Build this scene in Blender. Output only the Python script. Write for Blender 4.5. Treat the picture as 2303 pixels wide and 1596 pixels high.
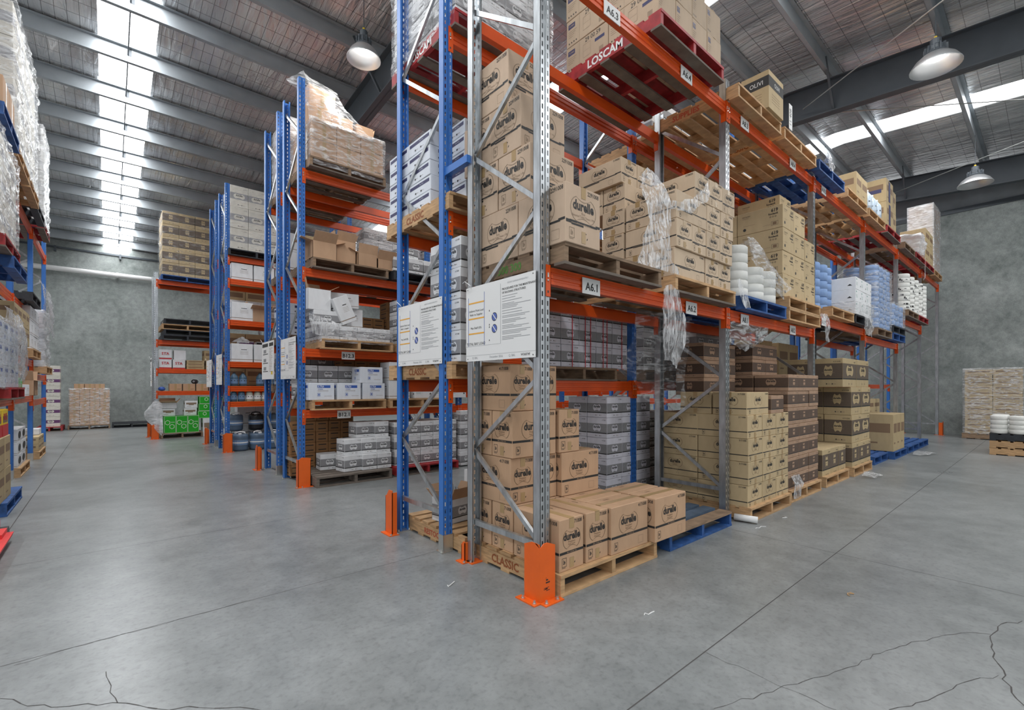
import bpy, bmesh, math, random
from mathutils import Vector, Matrix, noise
random.seed(7)
S = bpy.context.scene
for o in list(bpy.data.objects): bpy.data.objects.remove(o)
COL = S.collection

# ---------------------------------------------------------------- camera, sky, lights, exposure
TH = math.radians(49.295)
cam_d = bpy.data.cameras.new('camera'); cam = bpy.data.objects.new('camera', cam_d); COL.objects.link(cam)
cam.location = (-2.19, -2.2556, 1.4016)
cam.rotation_euler = (math.pi/2, 0, TH - math.pi/2)
cam_d.sensor_width = 36; cam_d.lens = 1054.5/2303*36; cam_d.shift_y = (869.9-798)/2303
cam_d.clip_start = .05; cam_d.clip_end = 200
S.camera = cam
W = bpy.data.worlds.new('sky'); S.world = W; W.use_nodes = True
bg = W.node_tree.nodes['Background']; bg.inputs[0].default_value = (.95, .98, 1, 1); bg.inputs[1].default_value = 0.46
S.view_settings.view_transform = 'Standard'; S.view_settings.look = 'None'
S.view_settings.gamma = 1; S.view_settings.use_curve_mapping = False
S.view_settings.exposure = 0.62
SKY_EMIT = 10.0          # daylight coming through the translucent roof sheets
LAMP_W = 90            # each high bay lamp
try:
    S.cycles.use_denoising = True; S.cycles.max_bounces = 7; S.cycles.diffuse_bounces = 3
    S.cycles.glossy_bounces = 3; S.cycles.transparent_max_bounces = 12; S.cycles.sample_clamp_indirect = 4
    S.cycles.caustics_reflective = False; S.cycles.caustics_refractive = False
except Exception: pass

# ---------------------------------------------------------------- materials
MATS = {}
def mat(name, col, rough=.6, metal=0, nz=0, nscale=6, stretch=(1,1,1), bump=0, dark=None, vary=0, spec=.5, coord='Object', detail=5, emit=0, lo=.3, hi=.7):
    if name in MATS: return MATS[name]
    m = bpy.data.materials.new(name); m.use_nodes = True; t = m.node_tree; N, L = t.nodes, t.links
    b = N['Principled BSDF']; b.inputs['Roughness'].default_value = rough; b.inputs['Metallic'].default_value = metal
    b.inputs['Specular IOR Level'].default_value = spec
    c4 = (*col, 1); b.inputs['Base Color'].default_value = c4
    if nz or bump or dark:
        tc = N.new('ShaderNodeTexCoord'); mp = N.new('ShaderNodeMapping'); mp.inputs['Scale'].default_value = stretch
        L.new(tc.outputs[coord], mp.inputs[0])
        n = N.new('ShaderNodeTexNoise'); n.inputs['Scale'].default_value = nscale; n.inputs['Detail'].default_value = detail
        L.new(mp.outputs[0], n.inputs[0])
        r = N.new('ShaderNodeValToRGB'); r.color_ramp.elements[0].position = lo; r.color_ramp.elements[1].position = hi
        d = dark or tuple(c*(1-nz) for c in col)
        r.color_ramp.elements[0].color = (*d, 1); r.color_ramp.elements[1].color = c4
        L.new(n.outputs[0], r.inputs[0]); src = r.outputs[0]
        if vary:
            oi = N.new('ShaderNodeObjectInfo'); h = N.new('ShaderNodeHueSaturation'); ma = N.new('ShaderNodeMapRange')
            ma.inputs[3].default_value = 1-vary; ma.inputs[4].default_value = 1+vary
            L.new(oi.outputs['Random'], ma.inputs[0]); L.new(ma.outputs[0], h.inputs['Value']); L.new(src, h.inputs['Color']); src = h.outputs[0]
        L.new(src, b.inputs['Base Color'])
        if bump:
            bp = N.new('ShaderNodeBump'); bp.inputs['Strength'].default_value = bump; bp.inputs['Distance'].default_value = .01
            L.new(n.outputs[0], bp.inputs['Height']); L.new(bp.outputs[0], b.inputs['Normal'])
    if emit: b.inputs['Emission Color'].default_value = c4; b.inputs['Emission Strength'].default_value = emit
    MATS[name] = m; return m
card = lambda n, c, v=.07: mat(n, c, .75, nz=.1, nscale=14, stretch=(1,1,.4), vary=v, spec=.25)
M_D = card('card_brown', (.56,.36,.225)); M_E = card('card_tan', (.60,.45,.33)); M_S = card('card_pale_tan', (.63,.49,.35))
M_F = card('card_straw', (.56,.43,.255)); M_G = card('card_reddish', (.42,.275,.185)); M_H = card('card_khaki', (.50,.385,.22))
M_K = card('card_orange_brown', (.36,.19,.085)); M_TORK = card('card_buff', (.55,.42,.30)); M_W = card('card_white', (.80,.81,.82), .05)
M_WP = card('card_lilac_white', (.77,.76,.83), .05); M_BW = card('card_bluish_white', (.76,.80,.86), .04); M_CRM = card('card_cream', (.66,.63,.56), .05)
M_GREEN = card('card_green', (.03,.42,.03), .04)
INK = mat('ink_black', (.025,.024,.023), .6); INK_SOFT = mat('ink_soft', (.22,.14,.08), .7); INK_E = mat('ink_thin', (.26,.19,.13), .7)
GREYP = mat('print_grey', (.32,.32,.33), .6, nz=.2, nscale=150); BROWNP = mat('print_brown', (.13,.095,.068), .6, nz=.2, nscale=120); DKBROWNP = mat('print_chocolate', (.115,.072,.05), .6, nz=.2, nscale=120)
NAVY = mat('print_navy', (.045,.045,.12), .6); BLUEP = mat('print_blue', (.04,.11,.42), .5); REDP = mat('print_red', (.55,.02,.03), .5)
TAPE = mat('tape', (.43,.29,.14), .3, spec=.5); WHITE = mat('label_white', (.80,.80,.79), .6); YEL = mat('print_yellow', (.80,.55,.02), .5)
PURP = mat('print_purple', (.12,.04,.13), .6); TEALP = mat('print_teal', (.05,.25,.20), .6)
GALV = mat('galvanised', (.60,.63,.65), .32, .85, nz=.35, nscale=22, stretch=(1,1,.25), vary=.05)
BLUE = mat('blue_paint', (.045,.185,.56), .38, nz=.12, nscale=8)
ORANGE = mat('orange_paint', (.74,.088,.006), .36, nz=.14, nscale=5)
GUARD = mat('guard_orange', (.85,.135,.012), .42, nz=.12, nscale=6)
STEEL = mat('dark_steel', (.085,.10,.115), .5, nz=.15, nscale=3)
BOLT = mat('bolt_zinc', (.65,.65,.62), .3, .9)
PURLIN = mat('purlin_zinc', (.46,.50,.53), .42, .4, nz=.22, nscale=2)
WOOD = mat('wood_new', (.62,.385,.195), .75, nz=.35, nscale=9, stretch=(1,1,6), bump=.15, vary=.12)
WOODO = mat('wood_old', (.30,.20,.125), .8, nz=.45, nscale=8, stretch=(1,1,6), bump=.2, vary=.12)
WOODG = mat('wood_grey', (.20,.165,.135), .85, nz=.4, nscale=8, stretch=(1,1,6), bump=.2)
PBLUE = mat('pallet_blue', (.03,.115,.36), .65, nz=.55, nscale=12, bump=.15); PRED = mat('pallet_red', (.46,.03,.035), .6, nz=.5, nscale=12, bump=.15)
PBLACK = mat('pallet_black', (.03,.034,.042), .6, nz=.5, nscale=12)
PAPER = mat('paper_white', (.80,.80,.76), .8, nz=.08, nscale=20); PAPERB = mat('paper_blue', (.23,.36,.62), .8, nz=.12, nscale=20)
CAN = mat('drum_blue_grey', (.10,.15,.22), .4, nz=.1, nscale=4); CANW = mat('bottle_cream', (.48,.50,.42), .35); CANB = mat('bottle_blue', (.06,.13,.20), .35)
BLACKP = mat('black_plastic', (.02,.02,.022), .4); REDPL = mat('red_plastic', (.75,.035,.035), .45, nz=.15, nscale=5)
GREYB = mat('grey_bag', (.50,.51,.52), .5)

def concrete(name, a, b_, sc, rough, bumps):
    m = bpy.data.materials.new(name); m.use_nodes = True; t = m.node_tree; N, L = t.nodes, t.links; b = N['Principled BSDF']
    tc = N.new('ShaderNodeTexCoord')
    def nz(s, d, ro=.55, dist=0):
        n = N.new('ShaderNodeTexNoise'); n.inputs['Scale'].default_value = s; n.inputs['Detail'].default_value = d; n.inputs['Roughness'].default_value = ro
        n.inputs['Distortion'].default_value = dist; L.new(tc.outputs['Object'], n.inputs[0]); return n.outputs[0]
    n1, n2, n3 = nz(sc, 8, .68, .6), nz(sc*9, 7, .7), nz(sc*60, 3)
    a1 = N.new('ShaderNodeMath'); a1.operation = 'MULTIPLY_ADD'; a1.inputs[1].default_value = .45; L.new(n2, a1.inputs[0]); 
    s1 = N.new('ShaderNodeMath'); s1.operation = 'MULTIPLY'; s1.inputs[1].default_value = .55; L.new(n1, s1.inputs[0]); L.new(s1.outputs[0], a1.inputs[2])
    r = N.new('ShaderNodeValToRGB'); e = r.color_ramp.elements; e[0].position = .33; e[1].position = .68; e[0].color = (*a, 1); e[1].color = (*b_, 1)
    L.new(a1.outputs[0], r.inputs[0])
    mx = N.new('ShaderNodeMixRGB'); mx.blend_type = 'MULTIPLY'; mx.inputs[0].default_value = .25
    r3 = N.new('ShaderNodeValToRGB'); r3.color_ramp.elements[0].position = .25; r3.color_ramp.elements[1].position = .5
    L.new(n3, r3.inputs[0]); L.new(r.outputs[0], mx.inputs[1]); L.new(r3.outputs[0], mx.inputs[2]); L.new(mx.outputs[0], b.inputs['Base Color'])
    rr = N.new('ShaderNodeMapRange'); rr.inputs[3].default_value = rough-.1; rr.inputs[4].default_value = rough+.12; L.new(n1, rr.inputs[0]); L.new(rr.outputs[0], b.inputs['Roughness'])
    bp = N.new('ShaderNodeBump'); bp.inputs['Strength'].default_value = bumps; bp.inputs['Distance'].default_value = .004; L.new(n2, bp.inputs['Height']); L.new(bp.outputs[0], b.inputs['Normal'])
    return m
FLOOR = concrete('polished_concrete', (.145,.156,.156), (.31,.325,.325), .55, .30, .06)
WALLM = concrete('precast_concrete', (.15,.175,.165), (.44,.47,.455), .8, .8, .2)
CRACK = mat('crack_dark', (.075,.07,.068), .9)

def foil_mat():
    m = bpy.data.materials.new('roof_foil'); m.use_nodes = True; t = m.node_tree; N, L = t.nodes, t.links; b = N['Principled BSDF']
    tc = N.new('ShaderNodeTexCoord'); mp = N.new('ShaderNodeMapping'); mp.inputs['Scale'].default_value = (6, .8, 1); L.new(tc.outputs['Object'], mp.inputs[0])
    n = N.new('ShaderNodeTexNoise'); n.inputs['Scale'].default_value = 1.2; n.inputs['Detail'].default_value = 5; n.inputs['Distortion'].default_value = 1.1; L.new(mp.outputs[0], n.inputs[0])
    mp2 = N.new('ShaderNodeMapping'); mp2.inputs['Scale'].default_value = (1.3, .35, 1); L.new(tc.outputs['Object'], mp2.inputs[0])
    n2 = N.new('ShaderNodeTexNoise'); n2.inputs['Scale'].default_value = 1.4; n2.inputs['Detail'].default_value = 4; L.new(mp2.outputs[0], n2.inputs[0])
    r = N.new('ShaderNodeValToRGB'); e = r.color_ramp.elements; e[0].position = .3; e[1].position = .72; e[0].color = (.50,.51,.53,1); e[1].color = (.95,.95,.94,1)
    L.new(n2.outputs[0], r.inputs[0])
    # safety mesh: thin dark wires on a 0.30 x 0.15 m grid
    sx = N.new('ShaderNodeSeparateXYZ'); L.new(tc.outputs['Object'], sx.inputs[0])
    def wires(o, step, w):
        md = N.new('ShaderNodeMath'); md.operation = 'PINGPONG'; md.inputs[1].default_value = step/2; L.new(o, md.inputs[0])
        lt = N.new('ShaderNodeMath'); lt.operation = 'LESS_THAN'; lt.inputs[1].default_value = w; L.new(md.outputs[0], lt.inputs[0]); return lt.outputs[0]
    mxx = N.new('ShaderNodeMath'); mxx.operation = 'MAXIMUM'; L.new(wires(sx.outputs[0], .15, .0035), mxx.inputs[0]); L.new(wires(sx.outputs[1], .30, .004), mxx.inputs[1])
    mix = N.new('ShaderNodeMixRGB'); mix.inputs[2].default_value = (.26,.26,.26,1); L.new(mxx.outputs[0], mix.inputs[0]); L.new(r.outputs[0], mix.inputs[1]); L.new(mix.outputs[0], b.inputs['Base Color'])
    b.inputs['Metallic'].default_value = .72; b.inputs['Roughness'].default_value = .25
    bp = N.new('ShaderNodeBump'); bp.inputs['Strength'].default_value = .8; bp.inputs['Distance'].default_value = .05; L.new(n.outputs[0], bp.inputs['Height']); L.new(bp.outputs[0], b.inputs['Normal'])
    return m
FOIL = foil_mat()
SKYL = mat('skylight_sheet', (.97,.985,1.0), .6, emit=SKY_EMIT)
GLOW = mat('lamp_glow', (1,.98,.94), .5, emit=22)

def film_mat(name, lo, hi, base=.12, top=.75, sc=5, st=(1,1,3.5)):
    m = bpy.data.materials.new(name); m.use_nodes = True; t = m.node_tree; N, L = t.nodes, t.links; b = N['Principled BSDF']
    b.inputs['Base Color'].default_value = (.82,.83,.84,1); b.inputs['Roughness'].default_value = .14; b.inputs['Specular IOR Level'].default_value = .9
    tc = N.new('ShaderNodeTexCoord'); mp = N.new('ShaderNodeMapping'); mp.inputs['Scale'].default_value = st; L.new(tc.outputs['Object'], mp.inputs[0])
    n = N.new('ShaderNodeTexNoise'); n.inputs['Scale'].default_value = sc; n.inputs['Detail'].default_value = 6; n.inputs['Distortion'].default_value = 1.6; L.new(mp.outputs[0], n.inputs[0])
    r = N.new('ShaderNodeMapRange'); r.inputs[1].default_value = lo; r.inputs[2].default_value = hi; r.inputs[3].default_value = base; r.inputs[4].default_value = top
    L.new(n.outputs[0], r.inputs[0]); L.new(r.outputs[0], b.inputs['Alpha'])
    bp = N.new('ShaderNodeBump'); bp.inputs['Strength'].default_value = .8; bp.inputs['Distance'].default_value = .02; L.new(n.outputs[0], bp.inputs['Height']); L.new(bp.outputs[0], b.inputs['Normal'])
    return m
FILM = film_mat('stretch_film', .43, .72, .09, .72); FILMW = film_mat('milky_film', .35, .7, .35, .92, 4); FILMT = film_mat('thin_film', .5, .8, .03, .38)
FILMC = film_mat('crumpled_film', .40, .68, .14, .85, 7, (4,4,.7))

# ---------------------------------------------------------------- mesh helpers
class MB:
    def __init__(s): s.v = []; s.f = []; s.m = []; s.ms = []
    def mi(s, m):
        if m not in s.ms: s.ms.append(m)
        return s.ms.index(m)
    def poly(s, pts, m):
        n = len(s.v); s.v += [tuple(p) for p in pts]; s.f.append(tuple(range(n, n+len(pts)))); s.m.append(s.mi(m))
    def box(s, a, b, m, tf=None):
        x0,y0,z0 = a; x1,y1,z1 = b
        P = [(x0,y0,z0),(x1,y0,z0),(x1,y1,z0),(x0,y1,z0),(x0,y0,z1),(x1,y0,z1),(x1,y1,z1),(x0,y1,z1)]
        if tf: P = [tuple(tf @ Vector(p)) for p in P]
        n = len(s.v); s.v += P; k = s.mi(m)
        for q in ((3,2,1,0),(4,5,6,7),(0,1,5,4),(1,2,6,5),(2,3,7,6),(3,0,4,7)): s.f.append(tuple(n+i for i in q)); s.m.append(k)
    def prism(s, prof, a, b, m):          # prof: list of 3D offsets, extruded from a to b
        a, b = Vector(a), Vector(b); k = len(prof); n = len(s.v); i0 = s.mi(m)
        s.v += [tuple(a+Vector(p)) for p in prof] + [tuple(b+Vector(p)) for p in prof]
        for i in range(k): j = (i+1) % k; s.f.append((n+i, n+j, n+k+j, n+k+i)); s.m.append(i0)
        s.f.append(tuple(n+i for i in range(k))[::-1]); s.m.append(i0); s.f.append(tuple(n+k+i for i in range(k))); s.m.append(i0)
    def bar(s, a, b, w, t, m, up=(0,0,1)):
        a, b = Vector(a), Vector(b); d = (b-a).normalized(); u = d.cross(Vector(up))
        if u.length < 1e-4: u = d.cross(Vector((1,0,0)))
        u.normalize(); n = u.cross(d)
        s.prism([u*w/2+n*t/2, -u*w/2+n*t/2, -u*w/2-n*t/2, u*w/2-n*t/2], a, b, m)
    def tube(s, pts, r, m, k=10):
        pts = [Vector(p) for p in pts]; n0 = len(s.v); i0 = s.mi(m); fr = None
        for i, p in enumerate(pts):
            d = (pts[min(i+1, len(pts)-1)] - pts[max(i-1, 0)]).normalized()
            u = d.orthogonal().normalized() if fr is None else (fr - d*fr.dot(d)).normalized()
            fr = u; w = d.cross(u)
            for j in range(k): a = 2*math.pi*j/k; s.v.append(tuple(p + u*r*math.cos(a) + w*r*math.sin(a)))
        for i in range(len(pts)-1):
            for j in range(k): s.f.append((n0+i*k+j, n0+i*k+(j+1)%k, n0+(i+1)*k+(j+1)%k, n0+(i+1)*k+j)); s.m.append(i0)
        s.f.append(tuple(n0+j for j in range(k))[::-1]); s.m.append(i0); e = n0+(len(pts)-1)*k; s.f.append(tuple(e+j for j in range(k))); s.m.append(i0)
    def lathe(s, prof, m, c=(0,0,0), k=20, caps=True):
        n0 = len(s.v); mm = m if isinstance(m, list) else [m]*(len(prof)-1)
        for r, z in prof:
            for j in range(k): a = 2*math.pi*j/k; s.v.append((c[0]+r*math.cos(a), c[1]+r*math.sin(a), c[2]+z))
        for i in range(len(prof)-1):
            q = s.mi(mm[i])
            for j in range(k): s.f.append((n0+i*k+j, n0+i*k+(j+1)%k, n0+(i+1)*k+(j+1)%k, n0+(i+1)*k+j)); s.m.append(q)
        if caps:
            s.f.append(tuple(n0+j for j in range(k))[::-1]); s.m.append(s.mi(mm[0]))
            e = n0+(len(prof)-1)*k; s.f.append(tuple(e+j for j in range(k))); s.m.append(s.mi(mm[-1]))
    def text(s, st, o, u, v, h, m, bold=0, squeeze=1, align='c', lift=.0012):
        o, u, v = Vector(o), Vector(u).normalized(), Vector(v).normalized(); n = u.cross(v)
        V, F, w = glyphs(st, bold); off = {'c': -w/2, 'l': 0, 'r': -w}[align]
        n0 = len(s.v); k = s.mi(m)
        s.v += [tuple(o + u*((x+off)*h*squeeze) + v*(y*h) + n*lift) for x, y in V]
        for f in F: s.f.append(tuple(n0+i for i in f)); s.m.append(k)
    def rect(s, o, u, v, x0, y0, x1, y1, m, lift=.0008):
        o, u, v = Vector(o), Vector(u).normalized(), Vector(v).normalized(); n = u.cross(v)*lift
        s.poly([o+u*x+v*y+n for x, y in ((x0,y0),(x1,y0),(x1,y1),(x0,y1))], m)
    def frame(s, o, u, v, x0, y0, x1, y1, t, m, lift=.001):
        for q in ((x0,y0,x1,y0+t),(x0,y1-t,x1,y1),(x0,y0,x0+t,y1),(x1-t,y0,x1,y1)): s.rect(o,u,v,*q,m,lift)
    def shape(s, o, u, v, pts, m, lift=.001):
        o, u, v = Vector(o), Vector(u).normalized(), Vector(v).normalized(); n = u.cross(v)*lift
        s.poly([o+u*x+v*y+n for x, y in pts], m)
    def ring(s, o, u, v, pts, t, m, lift=.0011):
        cx = sum(p[0] for p in pts)/len(pts); cy = sum(p[1] for p in pts)/len(pts); k = len(pts)
        def ins(p):
            d = math.hypot(p[0]-cx, p[1]-cy) or 1; return (p[0]-(p[0]-cx)/d*t, p[1]-(p[1]-cy)/d*t)
        q = [ins(p) for p in pts]
        for i in range(k): s.shape(o,u,v,[pts[i], pts[(i+1)%k], q[(i+1)%k], q[i]], m, lift)
    def mesh(s, name, bevel=0, smooth=False):
        me = bpy.data.meshes.new(name); me.from_pydata(s.v, [], s.f)
        for m in s.ms: me.materials.append(m)
        me.polygons.foreach_set('material_index', s.m)
        if smooth: me.polygons.foreach_set('use_smooth', [True]*len(s.f))
        me.update(); return me
    def obj(s, name, parent=None, smooth=False):
        return link(name, s.mesh(name, smooth=smooth), parent)
_G = {}
def glyphs(st, bold):
    k = (st, bold)
    if k not in _G:
        cu = bpy.data.curves.new('t', 'FONT'); cu.body = st; cu.size = 1; cu.resolution_u = 2; cu.offset = bold
        o = bpy.data.objects.new('t', cu); me = bpy.data.meshes.new_from_object(o)
        V = [(v.co.x/.72, v.co.y/.72) for v in me.vertices]; F = [tuple(p.vertices) for p in me.polygons]
        bpy.data.objects.remove(o); bpy.data.curves.remove(cu); bpy.data.meshes.remove(me)
        x0 = min((v[0] for v in V), default=0); V = [(x-x0, y) for x, y in V]; w = max((v[0] for v in V), default=0)
        _G[k] = (V, F, w)
    return _G[k]
def link(name, data, parent=None):
    o = bpy.data.objects.new(name, data); COL.objects.link(o)
    if parent is not None: o.parent = parent
    return o
def thing(name, label, cat, loc=(0,0,0), rz=0, group=None):
    o = link(name, None); o.location = loc; o.rotation_euler = (0,0,rz); o.empty_display_size = .1
    return tag(o, label, cat, group)
def tag(o, label, cat, group=None, kind=None):
    if kind: o['kind'] = kind
    if label: o['label'] = label; o['category'] = cat
    if group: o['group'] = group
    return o
def struct(o): o['kind'] = 'structure'; return o
def copy_tree(o, parent=None):
    c = o.copy(); COL.objects.link(c)
    if parent is not None: c.parent = parent
    for ch in list(o.children): copy_tree(ch, c)
    return c
X_, Y_, Z_ = (1,0,0), (0,1,0), (0,0,1); NX, NY = (-1,0,0), (0,-1,0)
# faces of a w (x) by d (y) by h box centred on its base: origin at lower left seen from outside, u, v, width
def faces(w, d):
    return {'f': ((-w/2,-d/2,0), X_, Z_, w), 'l': ((-w/2,d/2,0), NY, Z_, d), 'b': ((w/2,d/2,0), NX, Z_, w), 'r': ((w/2,-d/2,0), Y_, Z_, d)}

# ---------------------------------------------------------------- the building
RIDGE_Y, RIDGE_Z = 1.5, 7.72; SL_N, SL_S = .0825, .0735; BACK_Y, RIGHT_X = 20.0, 16.85; SOUTH_Y, WEST_X = -11.0, -12.0
def roof_z(y): return RIDGE_Z - (SL_N*(y-RIDGE_Y) if y > RIDGE_Y else SL_S*(RIDGE_Y-y))     # underside of the purlins
def build_room():
    mb = MB(); mb.box((WEST_X,SOUTH_Y,-.2), (RIGHT_X+.2,BACK_Y+.2,0), FLOOR)
    def strip(pts, w, seed=0, m=CRACK, jag=.012):
        rnd = random.Random(seed); P = []
        for i in range(len(pts)-1):
            a, b = pts[i], pts[i+1]; n = max(1, int(math.dist(a,b)/.05)) if jag else 1
            for k in range(n): t = k/n; P.append((a[0]+(b[0]-a[0])*t+rnd.uniform(-jag,jag)*(k>0), a[1]+(b[1]-a[1])*t+rnd.uniform(-jag,jag)*(k>0)))
        P.append(pts[-1])
        for i in range(len(P)-1):
            d = Vector((P[i+1][0]-P[i][0], P[i+1][1]-P[i][1], 0)); n = Vector((-d.y, d.x, 0)).normalized()*w/2*(rnd.uniform(.5,1.3) if jag else 1)
            a, b = Vector((*P[i], .0008)), Vector((*P[i+1], .0008)); q = [a-n, b-n, b+n, a+n]
            mb.poly(q, m)
    for y in (-1.04, 1.2, 3.08): strip([(-9, y), (16.7 if y < 0 else 0.0, y)], .006 if y < 0 else .003, jag=0)
    strip([(2.46,-8),(2.46,.0)], .003, jag=0); strip([(-2.93,3.9),(-2.93,19.5)], .008, jag=0)
    strip([(-.19,-1.28),(.17,-1.41),(.57,-1.56),(.89,-1.65),(1.2,-1.76),(1.39,-1.84),(1.55,-1.94),(1.6,-2.01)], .003, 1)
    strip([(1.96,-2.12),(1.81,-2.04),(1.57,-2.01),(1.41,-2.025),(1.23,-2.06),(.95,-2.12),(.8,-2.2)], .005, 2)
    strip([(.38,-1.78),(.59,-1.88),(.78,-1.94),(.94,-1.99),(1.09,-2.07)], .003, 3); strip([(.2,-1.05),(.2,-1.44),(.2,-1.7)], .002, 4)
    strip([(-2.56,.845),(-2.485,.737),(-2.38,.614),(-2.26,.544),(-2.13,.436),(-2.03,.302),(-1.84,.142),(-1.6,-.08)], .0045, 5)
    strip([(-2.16,.464),(-2.2,.8)], .0035, 6); strip([(-2.552,1.17),(-2.33,1.2),(-2.03,1.19),(-1.5,1.21)], .0025, 7)
    struct(mb.obj('floor'))
    mb = MB(); mb.box((WEST_X,BACK_Y,0), (RIGHT_X+.2,BACK_Y+.2,6.43), WALLM); struct(mb.obj('wall_back'))
    mb = MB(); mb.box((RIGHT_X,SOUTH_Y,0), (RIGHT_X+.2,BACK_Y,6.55), WALLM); struct(mb.obj('wall_right'))
    mb = MB(); mb.box((RIGHT_X-.03,SOUTH_Y,6.55), (RIGHT_X+.2,BACK_Y,6.68), STEEL); struct(mb.obj('trim_1'))
    mb = MB(); mb.box((RIGHT_X+.05,SOUTH_Y,6.68), (RIGHT_X+.2,3.5,7.6), PURLIN); struct(mb.obj('trim_2'))
    mb = MB(); mb.box((WEST_X,BACK_Y-.05,6.14), (RIGHT_X,BACK_Y-.001,6.2), STEEL)
    for k in range(14): mb.box((-7+k*1.7, BACK_Y-.14, 6.02), (-6.94+k*1.7, BACK_Y-.001, 6.2), STEEL)
    struct(mb.obj('trim_3'))
    # foil lined roof with translucent strips left open in it
    strips = [(-9.55,-8.8),(-2.33,-1.55),(4.9,5.68),(12.1,12.9)]
    mb = MB(); up = .26
    def panel(x0, x1, m, target, dz=0):
        for y0, y1 in ((SOUTH_Y, RIDGE_Y), (RIDGE_Y, BACK_Y+.2)):
            n = 16
            for i in range(n):
                a, b = y0+(y1-y0)*i/n, y0+(y1-y0)*(i+1)/n
                target.poly([(x0,a,roof_z(a)+up+dz),(x0,b,roof_z(b)+up+dz),(x1,b,roof_z(b)+up+dz),(x1,a,roof_z(a)+up+dz)], m)
    xs = [WEST_X] + [x for s in strips for x in s] + [RIGHT_X+.2]
    for i in range(0, len(xs), 2): panel(xs[i], xs[i+1], FOIL, mb)
    struct(mb.obj('ceiling'))
    for i, (a, b) in enumerate(strips):
        sk = MB(); panel(a, b, SKYL, sk, .02); struct(sk.obj('window_%d' % (i+1)))
    # purlins run along X
    ys = [.70-1.64*k for k in range(7)] + [RIDGE_Y+.35+1.32*k for k in range(14)]
    for y in ys:
        z = roof_z(y); mb = MB(); t = .004
        mb.box((WEST_X,y,z), (RIGHT_X,y+.07,z+t), PURLIN); mb.box((WEST_X,y-t,z), (RIGHT_X,y,z+.24), PURLIN); mb.box((WEST_X,y-.07,z+.236), (RIGHT_X,y,z+.24), PURLIN)
        mb.box((WEST_X,y+.066,z), (RIGHT_X,y+.07,z+.02), PURLIN)
        for bx in (-1.93, 5.3, 12.5):
            if y > RIDGE_Y or bx > 10: mb.box((bx,y-.006,z+.10), (bx+.05,y+.008,z+.24), STEEL)
        struct(mb.obj('roof_purlin'))
    mb = MB(); mb.tube([(-1.93,y,roof_z(y)+.12) for y in (2,8,14,19.6)], .012, STEEL, 6); struct(mb.obj('bridging_rod'))
    # portal rafters run along Y
    for rx in (-5.6, 1.62, 8.98, 15.95):
        mb = MB(); d = .68
        for y0, y1 in ((SOUTH_Y,RIDGE_Y),(RIDGE_Y,BACK_Y)):
            for zo, hw, th in ((-.02,.1,.02),(-d,.1,.02)):
                mb.prism([(-hw,0,0),(hw,0,0),(hw,0,th),(-hw,0,th)], (rx,y0,roof_z(y0)+zo), (rx,y1,roof_z(y1)+zo), STEEL)
            mb.prism([(-.007,0,-d),(.007,0,-d),(.007,0,0),(-.007,0,0)], (rx,y0,roof_z(y0)), (rx,y1,roof_z(y1)), STEEL)
        for y in ys[::2]:
            for sx in (-1, 1): mb.bar((rx+sx*.02,y,roof_z(y)-d+.05), (rx+sx*.55,y,roof_z(y)+.2), .04, .04, STEEL)
        struct(mb.obj('roof_rafter'))
    for k, (a, b) in enumerate((((9.2,1.2,7.25),(15.8,-8.0,6.55)), ((9.2,-8.0,6.6),(15.8,1.0,7.25)), ((2.0,1.0,7.2),(8.8,-8.0,6.6)), ((2.0,-8,6.6),(8.8,1.2,7.2)))):
        mb = MB(); mb.tube([a, b], .011, BOLT, 6); tag(mb.obj('bracing_rod'), *[('thin steel bracing rod rising toward the right under the far roof bay','rod'),('thin steel bracing rod crossing the strip of daylight on the right','rod'),('thin steel bracing rod above the red pallet on the front rack','rod'),('thin steel bracing rod high over the front rack toward the ridge','rod')][k])
    mb = MB(); mb.tube([(-8,BACK_Y-.16,5.42),(4,BACK_Y-.16,5.42)], .085, WHITE, 14)
    p = mb.obj('drain_pipe', smooth=True); tag(p, 'long white pipe running level along the concrete back wall', 'pipe')
    cl = MB()
    for x in (-5,-1.95,.6): cl.tube([(x-.03,BACK_Y-.16,5.42),(x+.03,BACK_Y-.16,5.42)], .1, WHITE, 14); cl.box((x-.03,BACK_Y-.16,5.39),(x+.03,BACK_Y-.001,5.45), WHITE)
    cl.obj('pipe_clip', p)
build_room()

# ---------------------------------------------------------------- high bay lamps
def lamp(x, y, z, r, label, on=True):
    t = thing('high_bay_light', label, 'ceiling light', (x,y,z))
    m = MB(); m.lathe([(r*.42,.0+.19),(r*.55,.17),(r*.8,.10),(r,.0),(r,-.012),(r*.99,-.012),(r*.78,.09),(r*.53,.16),(r*.40,.18)], SHADEM, k=28, caps=False); m.obj('reflector', t, True)
    m = MB(); m.lathe([(.02,.185),(r*.36,.185),(r*.36,.16),(r*.30,.12),(.02,.11)], GLOW if on else SHADEM, k=20); m.obj('lamp_glass', t, True)
    m = MB(); m.lathe([(r*.42,.19),(r*.45,.21),(r*.36,.25),(r*.36,.30),(r*.22,.34),(r*.22,.42),(.03,.44)], STEEL, k=18)
    for k in range(12):
        a = k*math.pi/6; m.box((-.006,r*.3,.20),(.006,r*.46,.31), STEEL, Matrix.Rotation(a,4,'Z'))
    m.obj('ballast_housing', t)
    zt = roof_z(y)-z
    m = MB(); m.tube([(0,0,.43),(0,0,.47)], .02, YEL, 8); m.tube([(0,0,.47),(0,0,zt+.02)], .006, STEEL, 6); m.obj('hanging_cable', t)
    if not on: return
    ld = bpy.data.lights.new('bulb', 'SPOT'); ld.energy = LAMP_W; ld.spot_size = 2.6; ld.spot_blend = .5; ld.shadow_soft_size = r*.35; ld.color = (1,.97,.93)
    lo = link('bulb', ld, t); lo.location = (0,0,.06)
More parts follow.
